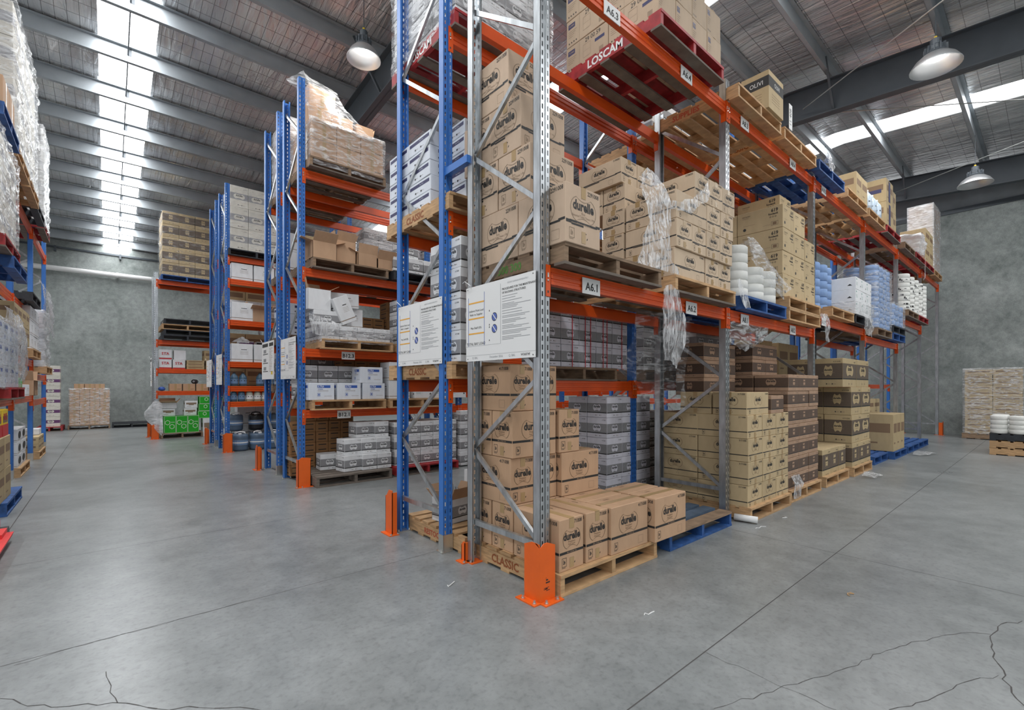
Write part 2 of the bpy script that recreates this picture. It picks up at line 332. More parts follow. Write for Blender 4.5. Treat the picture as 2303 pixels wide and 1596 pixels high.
SHADEM = mat('spun_aluminium', (.62,.63,.64), .35, .8)
lamp(.76, 4.64, 6.4, .25, 'bright round lamp hanging over the blue rack aisle on the left')
lamp(7.6, -1.02, 6.4, .32, 'bright round lamp hanging before the big dark roof beam on the right')
lamp(13.88, -.95, 6.36, .33, 'unlit round lamp hanging before the farthest dark roof beam', False)

# ---------------------------------------------------------------- pallet racks
_P = {}
def post_mesh(h, m, back):
    k = (h, m.name, back)
    if k in _P: return _P[k]
    mb = MB(); t = .003; w = .09; d = .07; s = -1 if back else 1       # web at y=0, flanges run to y = s*d
    def bx(x0, y0, z0, x1, y1, z1): mb.box((x0, min(y0*s, y1*s), z0), (x1, max(y0*s, y1*s), z1), m)
    for a, b in ((0,.014),(.026,.040),(.040,.050),(.050,.064),(.076,.09)): bx(a, .0 if a not in (.04,) else .006, 0, b, t if a not in (.04,) else .006+t, h)
    bx(.038,0,0,.041,.009,h); bx(.049,0,0,.052,.009,h)
    z = 0; pitch = .06; hole = .034
    while z < h-.01:
        z1 = min(h, z+pitch-hole)
        for a, b in ((.014,.026),(.064,.076)): bx(a, 0, z, b, t, z1)
        z += pitch
    bx(0,0,0,t,d,h); bx(w-t,0,0,w,d,h); bx(0,d-t,0,.016,d,h); bx(w-.016,d-t,0,w,d,h)
    _P[k] = mb.mesh('post'); return _P[k]
def beam_mesh(L):
    k = ('beam', L)
    if k in _P: return _P[k]
    mb = MB(); H = .115
    pr = [(0,0,0),(0,0,-.030),(0,.006,-.034),(0,.006,-.046),(0,0,-.050),(0,0,-.072),(0,.006,-.076),(0,.006,-.090),(0,0,-.094),(0,0,-H),(0,.05,-H),(0,.05,-.02),(0,.034,-.02),(0,.034,0)]
    mb.prism(pr[::-1], (0,0,0), (L,0,0), ORANGE); _P[k] = mb.mesh('beam'); return _P[k]
def conn_mesh(flip):
    k = ('conn', flip)
    if k in _P: return _P[k]
    mb = MB(); s = -1 if flip else 1
    mb.box((min(-.042*s,.004*s), -.006, -.205), (max(-.042*s,.004*s), -.001, .01), ORANGE)
    mb.box((min(0,.004*s), -.006, -.205), (max(0,.004*s), .05, .01), ORANGE)
    mb.box((-.026*s-.006,-.011,-.075), (-.026*s+.006,-.006,-.045), BOLT); mb.lathe([(.007,0),(.007,.008)], BOLT, (-.026*s,-.010,-.10), 8)
    mb.box((-.024*s-.006,-.0075,-.18), (-.024*s+.006,-.006,-.165), CRACK)
    _P[k] = mb.mesh('connector'); return _P[k]
def location_label(parent, st, x, z, w=.2, h=.115):
    mb = MB(); mb.box((x,-.012,z-h), (x+w,-.007,z), WHITE); mb.text(st, (x+w/2,-.012,z-h*.5-h*.26), X_, Z_, h*.5, INK, .02); return mb.obj('location_label', parent)
def rack(name, label, loc, rz, nb, pitch, depth, height, m, levels, labels={}, group=None, foot=True, bm=None):
    t = thing(name, label, 'pallet rack', loc, rz, group)
    for k in range(nb+1):
        x = k*pitch
        for back in (0, 1):
            o = link('post', post_mesh(height, m, back), t); o.location = (x, depth if back else 0, .006)
            f = MB(); y = depth-.09 if back else -.01
            f.box((x-.02,y,0), (x+.11,y+.1,.008), BOLT if m is BLUE else GUARD)
            if m is BLUE and not back: f.box((x-.003,-.005,.005), (x+.093,-.001,.15), BOLT); f.box((x-.004,-.005,.005),(x-.001,.07,.15), BOLT)
            f.lathe([(.009,0),(.009,.016)], BOLT, (x+.1,y+.03,.006), 8); f.lathe([(.009,0),(.009,.016)], BOLT, (x-.01,y+.03,.006), 8)
            f.obj('base_plate', t)
        b = MB(); b.bar((x+.035,.045,.325), (x+.035,depth-.045,.325), .03, .04, GALV); b.obj('horizontal_brace', t)
        z = .33; fr = True
        while z+.585 < height-.02:
            b = MB(); a, c = ((x+.04,.04,z),(x+.04,depth-.04,z+.57)) if fr else ((x+.05,depth-.04,z),(x+.05,.04,z+.57))
            b.bar(a, c, .034, .024, GALV, up=(1,0,0)); b.obj('diagonal_brace', t); z += .585; fr = not fr
    for k in range(nb):
        for lv in (levels[k] if isinstance(levels[0], (list, tuple)) else levels):
            for back in (0, 1):
                o = link('beam', beam_mesh(round(pitch-.09, 4)), t)
                o.location = (k*pitch+.09, .004, lv) if not back else ((k+1)*pitch, depth-.004, lv)
                if back: o.rotation_euler = (0,0,math.pi)
                for e in (0, 1):
                    c = link('end_connector', conn_mesh(e), o); c.location = ((pitch-.09) if e else 0, -.006, 0)
                if not back and (k, lv) in labels:
                    for st, lx in labels[(k, lv)]: location_label(o, st, lx-.09, -.02)
    return t
PA = 2.69
A1, A2 = 2.22, 4.38
LVA = [[2.22,A2],[2.22,A2],[2.44,A2],[2.33,A2],[2.94,A2],[A2]]
rack('pallet_rack', 'long galvanised pallet rack with orange beams and tan cartons nearest the camera', (0,0,0), 0, 6, PA, .84, 4.62, GALV, LVA,
     {(0,2.22):[('A6.1',.42),('A6.2',1.88)], (0,A2):[('A6.3',.67),('A6.4',1.79)], (1,2.22):[('A8.1',.35),('A8.2',1.79)], (1,A2):[('A8.3',.35),('A8.4',1.79)], (2,2.44):[('A10.1',.35)], (2,A2):[('A10.3',.35)]})
LVB = [1.47, 2.90, 4.46]
rack('pallet_rack', 'blue pallet rack standing back to back behind the front galvanised rack', (-.05,1.12,0), 0, 6, PA, .84, 5.5, BLUE, LVB)
m = MB(); m.bar((-.01,.80,3.22), (-.01,1.2,3.22), .05, .06, BLUE); tag(m.obj('row_spacer'), 'short blue steel spacer joining the front rack to the blue rack', 'spacer')
LB = [1.07, 1.95, 3.10, 4.50]
rack('pallet_rack', 'blue pallet rack facing the aisle with signs B12.1 and B12.3', (-.16,4.72,0), 0, 4, PA, .80, 5.78, BLUE, LB, {(0,1.95):[('B12.3',.61)], (0,1.07):[('B12.1',.545)]})
rack('pallet_rack', 'blue pallet rack back to back behind the B12 rack', (-.16,5.82,0), 0, 4, PA, .82, 5.78, BLUE, [1.3, 2.1, 3.15, 4.50])
LC = [1.08, 1.42, 1.95, 2.86, 3.75, 4.25]
rack('pallet_rack', 'blue pallet rack holding blue drums and bottles with sign C2.6', (-.29,9.42,0), 0, 2, PA, .82, 5.8, BLUE, LC, {(0,4.25):[('C2.6',.95)]})
rack('pallet_rack', 'blue pallet rack back to back behind the drum rack', (-.29,10.66,0), 0, 2, PA, .82, 5.8, BLUE, [1.3, 2.1, 3.2, 4.4])
LD = [1.29, 1.90, 2.68, 4.31]
rack('pallet_rack', 'galvanised pallet rack by the back wall with green boxes on its floor', (-1.27,13.6,0), 0, 2, PA, .80, 4.5, GALV, LD, {(0,1.90):[('D8',1.55)], (0,1.29):[('D9',1.55)]})
rack('pallet_rack', 'long loaded pallet rack running down the left side of the aisle', (-3.28,3.12,0), math.pi/2, 4, 2.42, .84, 4.95, BLUE, [[1.25,2.80,4.40],[1.25,2.80,4.40],[1.25,1.9,2.80,4.40],[1.15,1.66,2.80,4.40]])

# ---------------------------------------------------------------- column guards
def guard(x, y, label, w=.13, h=.40, L=.14, side='f'):
    t = thing('column_guard', label, 'column guard', (x,y,0))
    mb = MB()
    if side == 'L':        # corner guard wrapping the near left corner of a post
        a, b = .15, .14
        mb.prism([(0,0,0),(0,a,0),(.005,a,0),(.005,.005,0),(b,.005,0),(b,0,0)], (0,0,0), (0,0,h*.93), GUARD)
        mb.poly([(0,0,h*.93),(0,.05,h),(0,.0,h)], GUARD); 
        mb.prism([(0,0,h*.93),(0,a,h*.93),(0,a*.55,h),(0,.03,h)], (0,0,0), (.005,0,0), GUARD)
        mb.prism([(0,0,h*.93),(b,0,h*.93),(b*.5,0,h),(b*.25,0,h)][::-1], (0,0,0), (0,.005,0), GUARD)
        mb.obj('guard_shell', t)
        mb = MB(); mb.box((-.055,-.005,0),(.0,a+.03,.008), GUARD); mb.box((.0,-.055,0),(b+.03,0,.008), GUARD)
        for p in ((-.03,.02),(-.03,.13),(.03,-.03),(.13,-.03)): mb.lathe([(.013,0),(.013,.006),(.008,.007),(.008,.022)], BOLT, (*p,.008), 8)
        mb.obj('foot_plate', t)
        mb = MB()
        for k in range(9): r = random.Random(k); z = .06+r.random()*.1; mb.rect((0,0,0), X_, Z_, .03+r.random()*.03, z, .05+r.random()*.05, z+.003+r.random()*.006, INK, .0009)
        mb.obj('scuff_mark', t)
        return t
    if side == 'f':
        pr = [(0,0,0),(0,0,h*.92),(w*.3,0,h),(w,0,h*.95),(w,0,0)]; mb.prism(pr, (0,0,0), (0,.006,0), GUARD); mb.box((0,0,0),(.006,.09,h*.92), GUARD); mb.box((w-.006,0,0),(w,.06,h*.9), GUARD)
        mb.box((-.03,-.03,0),(w+.03,.03,.008), GUARD)
    else:
        pr = [(0,0,0),(0,L,0),(0,L,h*.8),(0,L/2,h),(0,0,h)]; mb.prism(pr, (0,0,0), (.006,0,0), GUARD); mb.box((0,L-.006,0),(.10,L,h*.85), GUARD); mb.box((0,0,0),(.05,.006,h*.95), GUARD)
        mb.box((-.04,-.03,0),(.06,L+.02,.008), GUARD)
    mb.obj('guard_shell', t); b = MB()
    for p in ((-.02,-.02),(.05,-.02)): b.lathe([(.011,0),(.011,.012)], BOLT, (*p,.008), 8)
    b.obj('anchor_bolt', t); return t
guard(-.085,-.085, 'big bright orange corner guard on the nearest rack post', side='L', h=.385)
guard(-.03,.835, 'thin orange guard on the rear post of the nearest galvanised frame', h=.16, L=.05, side='s')
guard(-.16,1.84, 'orange guard on the aisle side of the blue post left of centre', side='s', h=.42)
guard(-.20,4.60, 'orange guard on the front post of the blue B12 rack', w=.17, h=.42)
guard(-.30,6.50, 'narrow orange guard on the rearmost post of the B12 racks', side='s', h=.42)
guard(-.34,9.30, 'orange guard beside the blue drums on the third blue row', w=.17, h=.42)
guard(-.40,11.32, 'narrow orange guard on the far blue post beside the green boxes', side='s', h=.42)
guard(-1.33,13.48, 'orange guard on the galvanised post left of the green boxes', w=.17, h=.40)
guard(-1.37,14.26, 'orange guard half hidden behind the green box rack post', side='s', h=.40)
guard(13.5,.78, 'orange guard on the fifth far post of the front rack', w=.12, h=.32)
guard(16.12,-.1, 'orange guard on the last front rack post before the right wall', w=.14, h=.40)

# ---------------------------------------------------------------- load signs tied to the rack ends
def load_sign(x, y0, y1, z0, z1, label, rz=0, kind=0):
    t = thing('load_sign', label, 'sign', (x,y1,z0)); w, h = y1-y0, z1-z0; o, u, v = (-.003,0,0), NY, Z_
    mb = MB(); mb.box((-.003,-w,0),(0,0,h), WHITE); k = w/.8
    R = lambda a,b,c,d,m: mb.rect(o,u,v,a*k,b*h,c*k,d*h,m)
    if kind == 0:
        GL = mat('sign_line_grey', (.35,.36,.38), .6); OR = mat('sign_orange', (.85,.42,.05), .6); BL = mat('sign_blue', (.10,.15,.45), .6)
        R(.03,.20,.035,.86,BL); R(.235,.20,.24,.90,BL)
        for z in (.77,.56,.36): R(.035,z,.235,z+.018,OR)
        R(.0,.20,.43,.203,GL); R(.0,.075,.8,.078,GL); R(.43,.2,.433,.95,GL)
        for i, s_ in enumerate(('Uniform Point Load','Refer to Supplier')): mb.text(s_, (-.003,-.135*k,h*(.66-.05*i)), u, v, .017*k, INK, 0)
        mb.text('Max Shelf UDL', (-.003,-.135*k,h*.43), u, v, .017*k, INK); mb.text('TOTAL BAY LOAD', (-.003,-.13*k,h*.215), u, v, .021*k, INK)
        mb.text('PROCEDURES FOR THE MAINTENANCE', (-.003,-.45*k,h*.86), u, v, .015*k, INK, .01, align='l'); mb.text('OF RACKING STRUCTURES', (-.003,-.45*k,h*.815), u, v, .015*k, INK, .01, align='l')
        mb.text('REPORT DAMAGE IMMEDIATELY', (-.003,-.62*k,h*.93), u, v, .011*k, GL)
        rn = random.Random(3); yy = .78
        while yy > .24:
            L = rn.uniform(.12,.32); R(.45,yy,.45+L,yy+.006,GL); yy -= rn.choice((.018,.018,.032))
        for cz in (.40,.55):
            c = [(math.cos(a*math.pi/12)*.032*k, math.sin(a*math.pi/12)*.032*k) for a in range(24)]; oo = (-.003,-.36*k,h*cz)
            mb.shape(oo,u,v,c,INK,.0008); mb.shape(oo,u,v,[(a*.85,b*.85) for a,b in c],BL,.001); mb.shape(oo,u,v,[(-.023*k,.02*k),(-.018*k,.025*k),(.023*k,-.02*k),(.018*k,-.025*k)],WHITE,.0012)
        for zz in (.64,.46,.43,.26): mb.shape((-.003,-.30*k,h*zz),u,v,[(-.006,-.006),(.006,-.006),(0,.008)],INK)
        for xx, s_ in ((.12,'Q. BAL'),(.38,'December 2016'),(.56,'Q. BAL'),(.70,'W36874F')): mb.text(s_, (-.003,-xx*k,h*.03), u, v, .017*k, INK if '3' in s_ else GL)
    else:
        R(.04,.86,.42,.95,INK); R(.5,.86,.76,.95,INK)
        for i, z in enumerate((.66,.42,.2)): R(.08,z,.42,z+.02,INK); R(.12,z+.04,.3,z+.13,GREYP)
        for i in range(16): R(.5,.8-.04*i,.5+.24*random.Random(i).uniform(.5,1),.808-.04*i,INK_SOFT)
        R(.62,.12,.72,.2,YEL)
    for p in ((.03,.03),(.97,.03),(.03,.97),(.97,.97)): mb.lathe([(.006,0),(.006,.002)], INK, (0,0,0), 6) if 0 else mb.rect(o,u,v,p[0]*w-.004,p[1]*h-.004,p[0]*w+.004,p[1]*h+.004,INK)
    mb.obj('board', t); c = MB()
    c.tube([(.005,-.06,h-.02),(-.02,-.08,h+.01),(-.03,-.02,h+.05),(-.01,.04,h+.05)], .003, WHITE, 5); c.obj('cable_tie', t)
    t.rotation_euler = (0,0,rz); return t
load_sign(-.012,.03,.836,1.603,2.188,'white load sign with orange lines on the nearest galvanised frame')
load_sign(-.062,1.12,1.90,1.60,2.166,'white load sign with orange lines on the front blue frame')
load_sign(-.19,4.74,5.50,1.52,2.12,'white load sign on the first blue frame of the B12 rack')
load_sign(-.175,5.95,6.72,1.53,2.16,'black and white notice on the rear blue frame behind the B12 rack',kind=1)
load_sign(-.32,9.60,10.30,1.45,2.12,'white load sign on the end frame of the drum rack')
load_sign(-.34,10.80,11.55,1.40,2.05,'white load sign on the frame behind the drum rack')
load_sign(-1.30,13.75,14.35,1.42,2.2,'white sign seen edge on at the galvanised rack by the back wall',kind=1)

# ---------------------------------------------------------------- pallets
_PAL = {}
def pallet_parts(kind, txt, w, d):
    k = (kind, txt, w, d)
    if k in _PAL: return _PAL[k]
    top, bea, bot = {'new':(WOOD,WOOD,WOOD),'old':(WOODO,WOODO,WOODG),'grey':(WOODG,WOODG,WOODG),'blue':(WOODO if txt == 'worn' else PBLUE,PBLUE,PBLUE),'red':(PRED,PRED,WOODG),'black':(PBLACK,PBLACK,PBLACK),'mix':(WOOD,WOOD,WOODG)}[kind]
    rn = random.Random(str(k)); n = 7; gap = .045 if kind != 'red' else .05; bw = (d-gap*(n-1))/n
    t = MB()
    for i in range(n): y = -d/2+i*(bw+gap); t.box((-w/2+rn.uniform(0,.008),y,.121+rn.uniform(0,.002)), (w/2-rn.uniform(0,.008),y+bw,.145), top if not (kind == 'blue' and txt == 'worn' and i > 0) else mat('board_worn_blue', (.10,.145,.21), .7, nz=.4, nscale=9, stretch=(1,1,6)))
    b = MB()
    for i in range(5):
        bw2 = .10; y = -d/2+i*(d-bw2)/4; b.box((-w/2,y,0), (w/2,y+bw2,.019), bot)
    bb = []
    for i, x in enumerate((-w/2, -.021, w/2-.042)):
        e = MB(); e.box((x,-d/2+.005,.019), (x+.042,d/2-.005,.121), bea)
        if i == 0 and txt and txt != 'worn':
            c, h = {'LOSCAM':(WHITE,.075),'CLASSIC':(mat('stamp_brown',(.30,.09,.03),.7),.062),'RESTOCK':(mat('stamp_red',(.50,.10,.05),.7),.05),'1300 300':(mat('stamp_green',(.10,.25,.05),.7),.06),'SUPPLIES':(mat('stamp_red',(.50,.10,.05),.7),.06),'CHEP':(WHITE,.07)}[txt.split('|')[0]]
            e.text(txt.split('|')[0], (x,.0,.042), NY, Z_, h, c, .03)
        bb.append(e.mesh('bearer'))
    _PAL[k] = (t.mesh('top_deck'), bb, b.mesh('bottom_deck')); return _PAL[k]
def pallet(kind, x, y, z, label, txt='', w=1.165, d=1.165, rz=0, group=None):      # x, y = low corner of the footprint
    cx, cy = (x+w/2, y+d/2) if abs(math.sin(rz)) < .7 else (x+d/2, y+w/2)
    t = thing('pallet', label, 'pallet', (cx,cy,z+.001), rz, group); p = pallet_parts(kind, txt, w, d)
    link('top_deck', p[0], t); link('bottom_deck', p[2], t)
    for b in p[1]: link('bearer', b, t)
    return t

# ---------------------------------------------------------------- cartons
def bow(w, h, n=7):
    pts = []; P = [(.52,.86),(1,0),(.52,-.86)]
    for i in range(n+1): a = math.radians(74-148*i/n); pts.append((.52+(.48)*math.cos(a)/1 - .0 if 0 else .40+.60*math.cos(a), .95*math.sin(a)))
    q = [(x,y) for x,y in pts]
    bot = [(x0, -.91+.27*(1-(x0/.565)**2)) for x0 in [.565-1.13*i/8 for i in range(1,8)]]
    left = [(-x,-y) for x,y in q]; topc = [(-x,-y) for x,y in bot]
    return [(x*w/2, y*h/2) for x,y in q+bot+left+topc]
def icon(mb, o, u, v, x, y, s, m):
    mb.frame(o,u,v,x,y,x+s*.75,y+s,s*.05,m); mb.rect(o,u,v,x+s*.2,y+s*.28,x+s*.5,y+s*.34,m); mb.rect(o,u,v,x+s*.22,y+s*.34,x+s*.30,y+s*.8,m)
    mb.shape(o,u,v,[(x+s*.36,y+s*.36),(x+s*.56,y+s*.4),(x+s*.5,y+s*.6),(x+s*.36,y+s*.7)],m); mb.rect(o,u,v,x,y-s*.14,x+s*.6,y-s*.08,m)
def recyc(mb, o, u, v, x, y, s, m):
    for k in range(3):
        a = math.radians(90+120*k); c, n = math.cos(a), math.sin(a); P = [(-.2,.12),(.05,.34),(.26,.12),(.1,-.06),(-.08,.04)]
        mb.shape(o,u,v,[(x+s*(c*.32+px*n*.8+py*c*.4), y+s*(n*.32-px*c*.8+py*n*.4)) for px,py in P][::1], m)
def tiny(mb, o, u, v, x, y, w, h, m): mb.rect(o,u,v,x,y,x+w,y+h,m)
def text_f(mb, o, u, v, x, y, st, h, m, bold=0, sq=1, al='c', lift=.0014):
    oo = Vector(o)+Vector(u)*x+Vector(v)*y; mb.text(st, oo, u, v, h, m, bold, sq, al, lift)
_C = {}
KIND = {  # w (x), d (y), h, card
 'D':(.25,.47,.355,M_D), 'E':(.365,.47,.40,M_E), 'S':(.26,.53,.245,M_S), 'F':(.37,.55,.243,M_F), 'G':(.36,.40,.203,M_G), 'H':(.38,.55,.44,M_H),
 'W':(.232,.31,.238,M_W), 'WP':(.292,.30,.238,M_WP), 'K':(.19,.30,.165,M_K), 'T':(.275,.52,.265,M_TORK), 'B':(.37,.33,.245,M_BW), 'N':(.30,.36,.215,M_BW),
 'R':(.38,.55,.283,M_F), 'CW':(.38,.50,.50,M_CRM), 'GC':(.36,.30,.26,M_H), 'P':(.34,.34,.30,M_D), 'X':(.40,.32,.34,M_W), 'V':(.32,.60,.20,M_W)}
def carton_mesh(kind, dims=None):
    k = (kind, dims)
    if k in _C: return _C[k]
    w, d, h, cm = KIND[kind]
    if dims: w, d, h = dims
    mb = MB(); e = .004
    # body with softened edges
    bm = bmesh.new(); bmesh.ops.create_cube(bm, size=1)
    for v in bm.verts: v.co = Vector((v.co.x*(w-.003), v.co.y*(d-.003), (v.co.z+.5)*(h-.001)))
    bmesh.ops.bevel(bm, geom=list(bm.edges), offset=e, segments=1, affect='EDGES')
    bm.verts.index_update(); n0 = 0; mi = mb.mi(cm)
    for v in bm.verts: mb.v.append(tuple(v.co))
    for f in bm.faces: mb.f.append(tuple(v.index for v in f.verts)); mb.m.append(mi)
    bm.free(); F = faces(w-.003, d-.003)
    tape = MB(); tp = False
    for fn, (o, u, v, fw) in F.items():
        wide = fw > min(w, d)+.01; c = fw/2
        if kind in 'DESF':
            num = {'D':'4171008','E':'2291008','S':'319400S','F':'3171008'}[kind]; ink = INK; hh = h
            lw = min(fw*.74, h*.68) if kind in 'DE' else min(.19, fw*.62); lh = lw*(.78 if kind in 'DE' else .62)
            lh = min(lh, h*.46); lx = c if kind != 'D' or not wide else c-.02; ly = h*.60 if kind in 'DE' else h*.62
            band = {'D':(.325,.375),'E':(.33,.385),'S':(.33,.385),'F':(.27,.31)}[kind]
            if kind in 'ES':
                y0, y1 = h*band[0], h*band[1]; j = h*.03
                mb.rect(o,u,v,.004,y0,fw*.16,y1,INK); mb.rect(o,u,v,fw*.11,y0+j*.8,fw*.90,y1+j*.2,INK,.0009); mb.rect(o,u,v,fw*.86,y0+j*1.3,fw-.004,y1+j*.9,INK); mb.rect(o,u,v,fw*.16,y0-j*.6,fw*.5,y0+j*.5,INK)
            else: mb.rect(o,u,v,.003,h*band[0],fw-.003,h*band[1],INK)
            text_f(mb,o,u,v,c,h*(band[0]+.013),'400 Sheets x 48 Rolls / Ctn' if kind in 'ES' else '80m x 16 Rolls / Ctn',h*.026,cm,0,.9,'c',.0016)
            rm = INK_E if kind in 'ES' else INK_SOFT; oo = Vector(o)+Vector(u)*lx+Vector(v)*ly
            mb.ring(oo,u,v,bow(lw,lh),.0045 if kind in 'DE' else .004,rm)
            text_f(mb,o,u,v,lx,ly-lh*.02,'durelle',lh*.36,ink,.034,.84)
            text_f(mb,o,u,v,lx,ly-lh*.17,'Eco' if kind in 'ES' else 'Premium',lh*.10,rm); text_f(mb,o,u,v,lx,ly-lh*.28,'Recycled Toilet Tissue 1 Ply' if kind in 'ES' else 'Roll Towel',lh*.08,rm)
            text_f(mb,o,u,v,fw-.02,h*.885,num,min(h*.075,.029),ink,.01,.85,'r')
            s = h*.17
            if not wide or kind == 'F': icon(mb,o,u,v,fw*.10,h*.09,s,INK_E if kind in 'ES' else ink); recyc(mb,o,u,v,fw*.56,h*.16,s*.85,ink)
            else: mb.frame(o,u,v,fw*.72,h*.07,fw*.72+s*1.1,h*.07+s,.0015,INK_E); icon(mb,o,u,v,fw*.08,h*.09,s*.9,ink if kind != 'E' else INK_E)
            if not wide:
                mb.rect(o,u,v,c-.024,h*.80,c+.024,h-.003,TAPE,.0018); mb.rect(o,u,v,c-.02,h*.04,c+.022,h*.24,TAPE,.0018)
        elif kind in ('W','WP','G','H','CW'):
            pm = {'W':GREYP,'WP':GREYP,'G':DKBROWNP,'H':BROWNP,'CW':GREYP}[kind]; y0, y1 = ((.27,.70) if kind in ('W','WP') else (.27,.80) if kind == 'G' else (.32,.82) if kind == 'H' else (.36,.66))
            mb.rect(o,u,v,.002,h*y0,fw-.002,h*y1,pm)
            if kind != 'CW': mb.rect(o,u,v,.002,h*(y0-.055),fw-.002,h*(y0-.005),INK)
            bh = h*(y1-y0)*.84; bw = min(bh*(1.35 if kind != 'H' else 2.1), fw*.78) if kind != 'CW' else bh*1.9
            if kind == 'H' and not wide: bw = min(bh*.62, fw*.5)
            if kind == 'G' and not wide: bw = bh*.75
            xs = [c]
            if kind == 'CW': xs = [c]
            for xx in xs:
                oo = Vector(o)+Vector(u)*xx+Vector(v)*h*(y0+y1)/2; mb.shape(oo,u,v,bow(bw,bh),cm,.0012)
                text_f(mb,o,u,v,xx,h*(y0+y1)/2+bh*.0,'durelle',min(bh*.34,bw*.27),INK,.03,.85,'c',.002); text_f(mb,o,u,v,xx,h*(y0+y1)/2-bh*.2,'Classic' if kind != 'H' else 'Interleaved Towel',bh*.10,INK_E,0,.9,'c',.002)
            text_f(mb,o,u,v,fw*.92,h*.86,'4171008' if kind != 'H' else '4191008',h*.05 if kind != 'CW' else h*.03,INK,0,.9,'r')
            for q in (.42,.62): mb.rect(o,u,v,fw*q,h*.09,fw*q+h*.035,h*.13,INK); mb.rect(o,u,v,fw*q+h*.05,h*.10,fw*q+h*.13,h*.115,INK_E)
        elif kind == 'K':
            for yy in (.22,.70): mb.rect(o,u,v,fw*.18,h*yy,fw*.82,h*yy+h*.09,INK)
            mb.rect(o,u,v,fw*.25,h*.42,fw*.75,h*.46,INK_SOFT); mb.rect(o,u,v,fw*.3,h*.52,fw*.7,h*.55,INK_SOFT)
        elif kind == 'T':
            if wide or fw > .35:
                text_f(mb,o,u,v,fw*.83,h*.78,'29 00 59',h*.16,INK,0,.9,'r'); mb.rect(o,u,v,fw*.70,h*.55,fw*.92,h*.66,NAVY)
                mb.frame(o,u,v,fw*.42,h*.25,fw*.60,h*.72,.002,INK_E); mb.rect(o,u,v,fw*.42,h*.48,fw*.60,h*.485,INK_E); mb.rect(o,u,v,fw*.33,h*.02,fw*.334,h*.96,INK_E)
                for q in range(7): mb.rect(o,u,v,fw*(.80+.014*q),h*.12,fw*(.808+.014*q),h*.28,INK_E)
            mb.rect(o,u,v,fw*.05,h*.66,fw*.22,h*.84,NAVY); text_f(mb,o,u,v,fw*.135,h*.71,'TORK',h*.08,cm,0,.9,'c',.0018)
            for q in range(4): mb.rect(o,u,v,fw*.05,h*(.55-.07*q),fw*(.26-.03*q),h*(.565-.07*q),INK_E)
            for q in range(4): mb.rect(o,u,v,fw*(.06+.06*q),h*.10,fw*(.085+.06*q),h*.15,INK)
        elif kind == 'B':
            mb.rect(o,u,v,fw*.32,h*.70,fw*.84,h*.86,BLUEP); text_f(mb,o,u,v,fw*.45,h*.725,'ULTRA',h*.12,cm,.02,.8,'c',.0016); text_f(mb,o,u,v,fw*.45,h*.60,'HYGIENE',h*.06,BLUEP,.02,.8)
            mb.frame(o,u,v,fw*.33,h*.22,fw*.44,h*.40,.004,BLUEP); mb.rect(o,u,v,fw*.365,h*.26,fw*.41,h*.36,BLUEP)
            for q in (.50,.55): mb.rect(o,u,v,fw*.34,h*q,fw*.76,h*q+.003,INK_E)
            mb.rect(o,u,v,fw*.6,h*.22,fw*.9,h*.225+.002,INK_E)
        elif kind == 'N':
            mb.rect(o,u,v,fw*.06 if wide else fw*.30,h*.60,fw*.94,h*.83,NAVY); text_f(mb,o,u,v,fw*.6,h*.68,'Facial Tissue',h*.08,cm,0,.9,'c',.0016)
            for q in (.3,.55): mb.rect(o,u,v,fw*q,h*.20,fw*q+.022,h*.32,INK); mb.rect(o,u,v,fw*q+.028,h*.25,fw*q+.06,h*.27,INK_E)
        elif kind == 'R':
            text_f(mb,o,u,v,fw*.90,h*.74,'619',h*.15,INK,.03,.9,'r'); text_f(mb,o,u,v,fw*.90,h*.62,'Rondasoft',h*.085,INK,.03,.8,'r')
            for q in range(3):
                pts = [(math.cos(a*.785)*h*.035+fw*.74+q*h*.13*.8, math.sin(a*.785)*h*.035+h*.53) for a in range(8)]; mb.ring(o,u,v,pts,h*.014,INK)
            text_f(mb,o,u,v,fw*.12,h*.78,'EARTHCARE',h*.05,INK,0,.9,'l'); text_f(mb,o,u,v,fw*.12,h*.71,'Quality tissue',h*.04,INK_E,0,.9,'l')
            pts = [(math.cos(a*.628)*h*.07+fw*.17, math.sin(a*.628)*h*.07+h*.22) for a in range(10)]; mb.shape(o,u,v,pts,INK); tiny(mb,o,u,v,fw*.14,h*.38,fw*.26,.003,INK_E)
            if wide: mb.frame(o,u,v,fw*.76,h*.14,fw*.90,h*.32,.0025,INK); mb.rect(o,u,v,fw*.79,h*.17,fw*.87,h*.29,INK_SOFT); tiny(mb,o,u,v,fw*.58,h*.2,fw*.16,.003,INK_E)
        elif kind == 'GC':
            mb.rect(o,u,v,fw*.1,h*.5,fw*.9,h*.75,INK_SOFT); mb.rect(o,u,v,fw*.15,h*.2,fw*.5,h*.24,INK_SOFT)
        elif kind == 'P':
            mb.rect(o,u,v,fw*.62,h*.20,fw*.90,h*.27,INK_SOFT); mb.rect(o,u,v,c-.025,h*.0,c+.025,h*.99,TAPE,.0012)
        elif kind == 'V':
            mb.rect(o,u,v,fw*.06,h*.78,fw*.16,h*.84,TEALP); mb.shape(o,u,v,[(fw*.16,h*.72),(fw*.22,h*.81),(fw*.16,h*.90)],TEALP); mb.shape(o,u,v,[(fw*.80,h*.30),(fw*.86,h*.45),(fw*.92,h*.30)],INK)
            for q in range(3): mb.rect(o,u,v,fw*.06,h*(.35+.1*q),fw*.32,h*(.37+.1*q),TEALP)
        elif kind == 'X':
            mb.rect(o,u,v,.003,h*.12,fw-.003,h*.15,INK_E); mb.rect(o,u,v,fw*.45,h*.66,fw*.72,h*.69,INK)
            for q in range(4): mb.rect(o,u,v,fw*.4,h*(.42+.05*q),fw*.78,h*(.428+.05*q),INK_E)
    # closing seam and tape on the lid
    L = max(w, d); o = (-w/2,-d/2,h-.001); u, v = (X_, Y_)
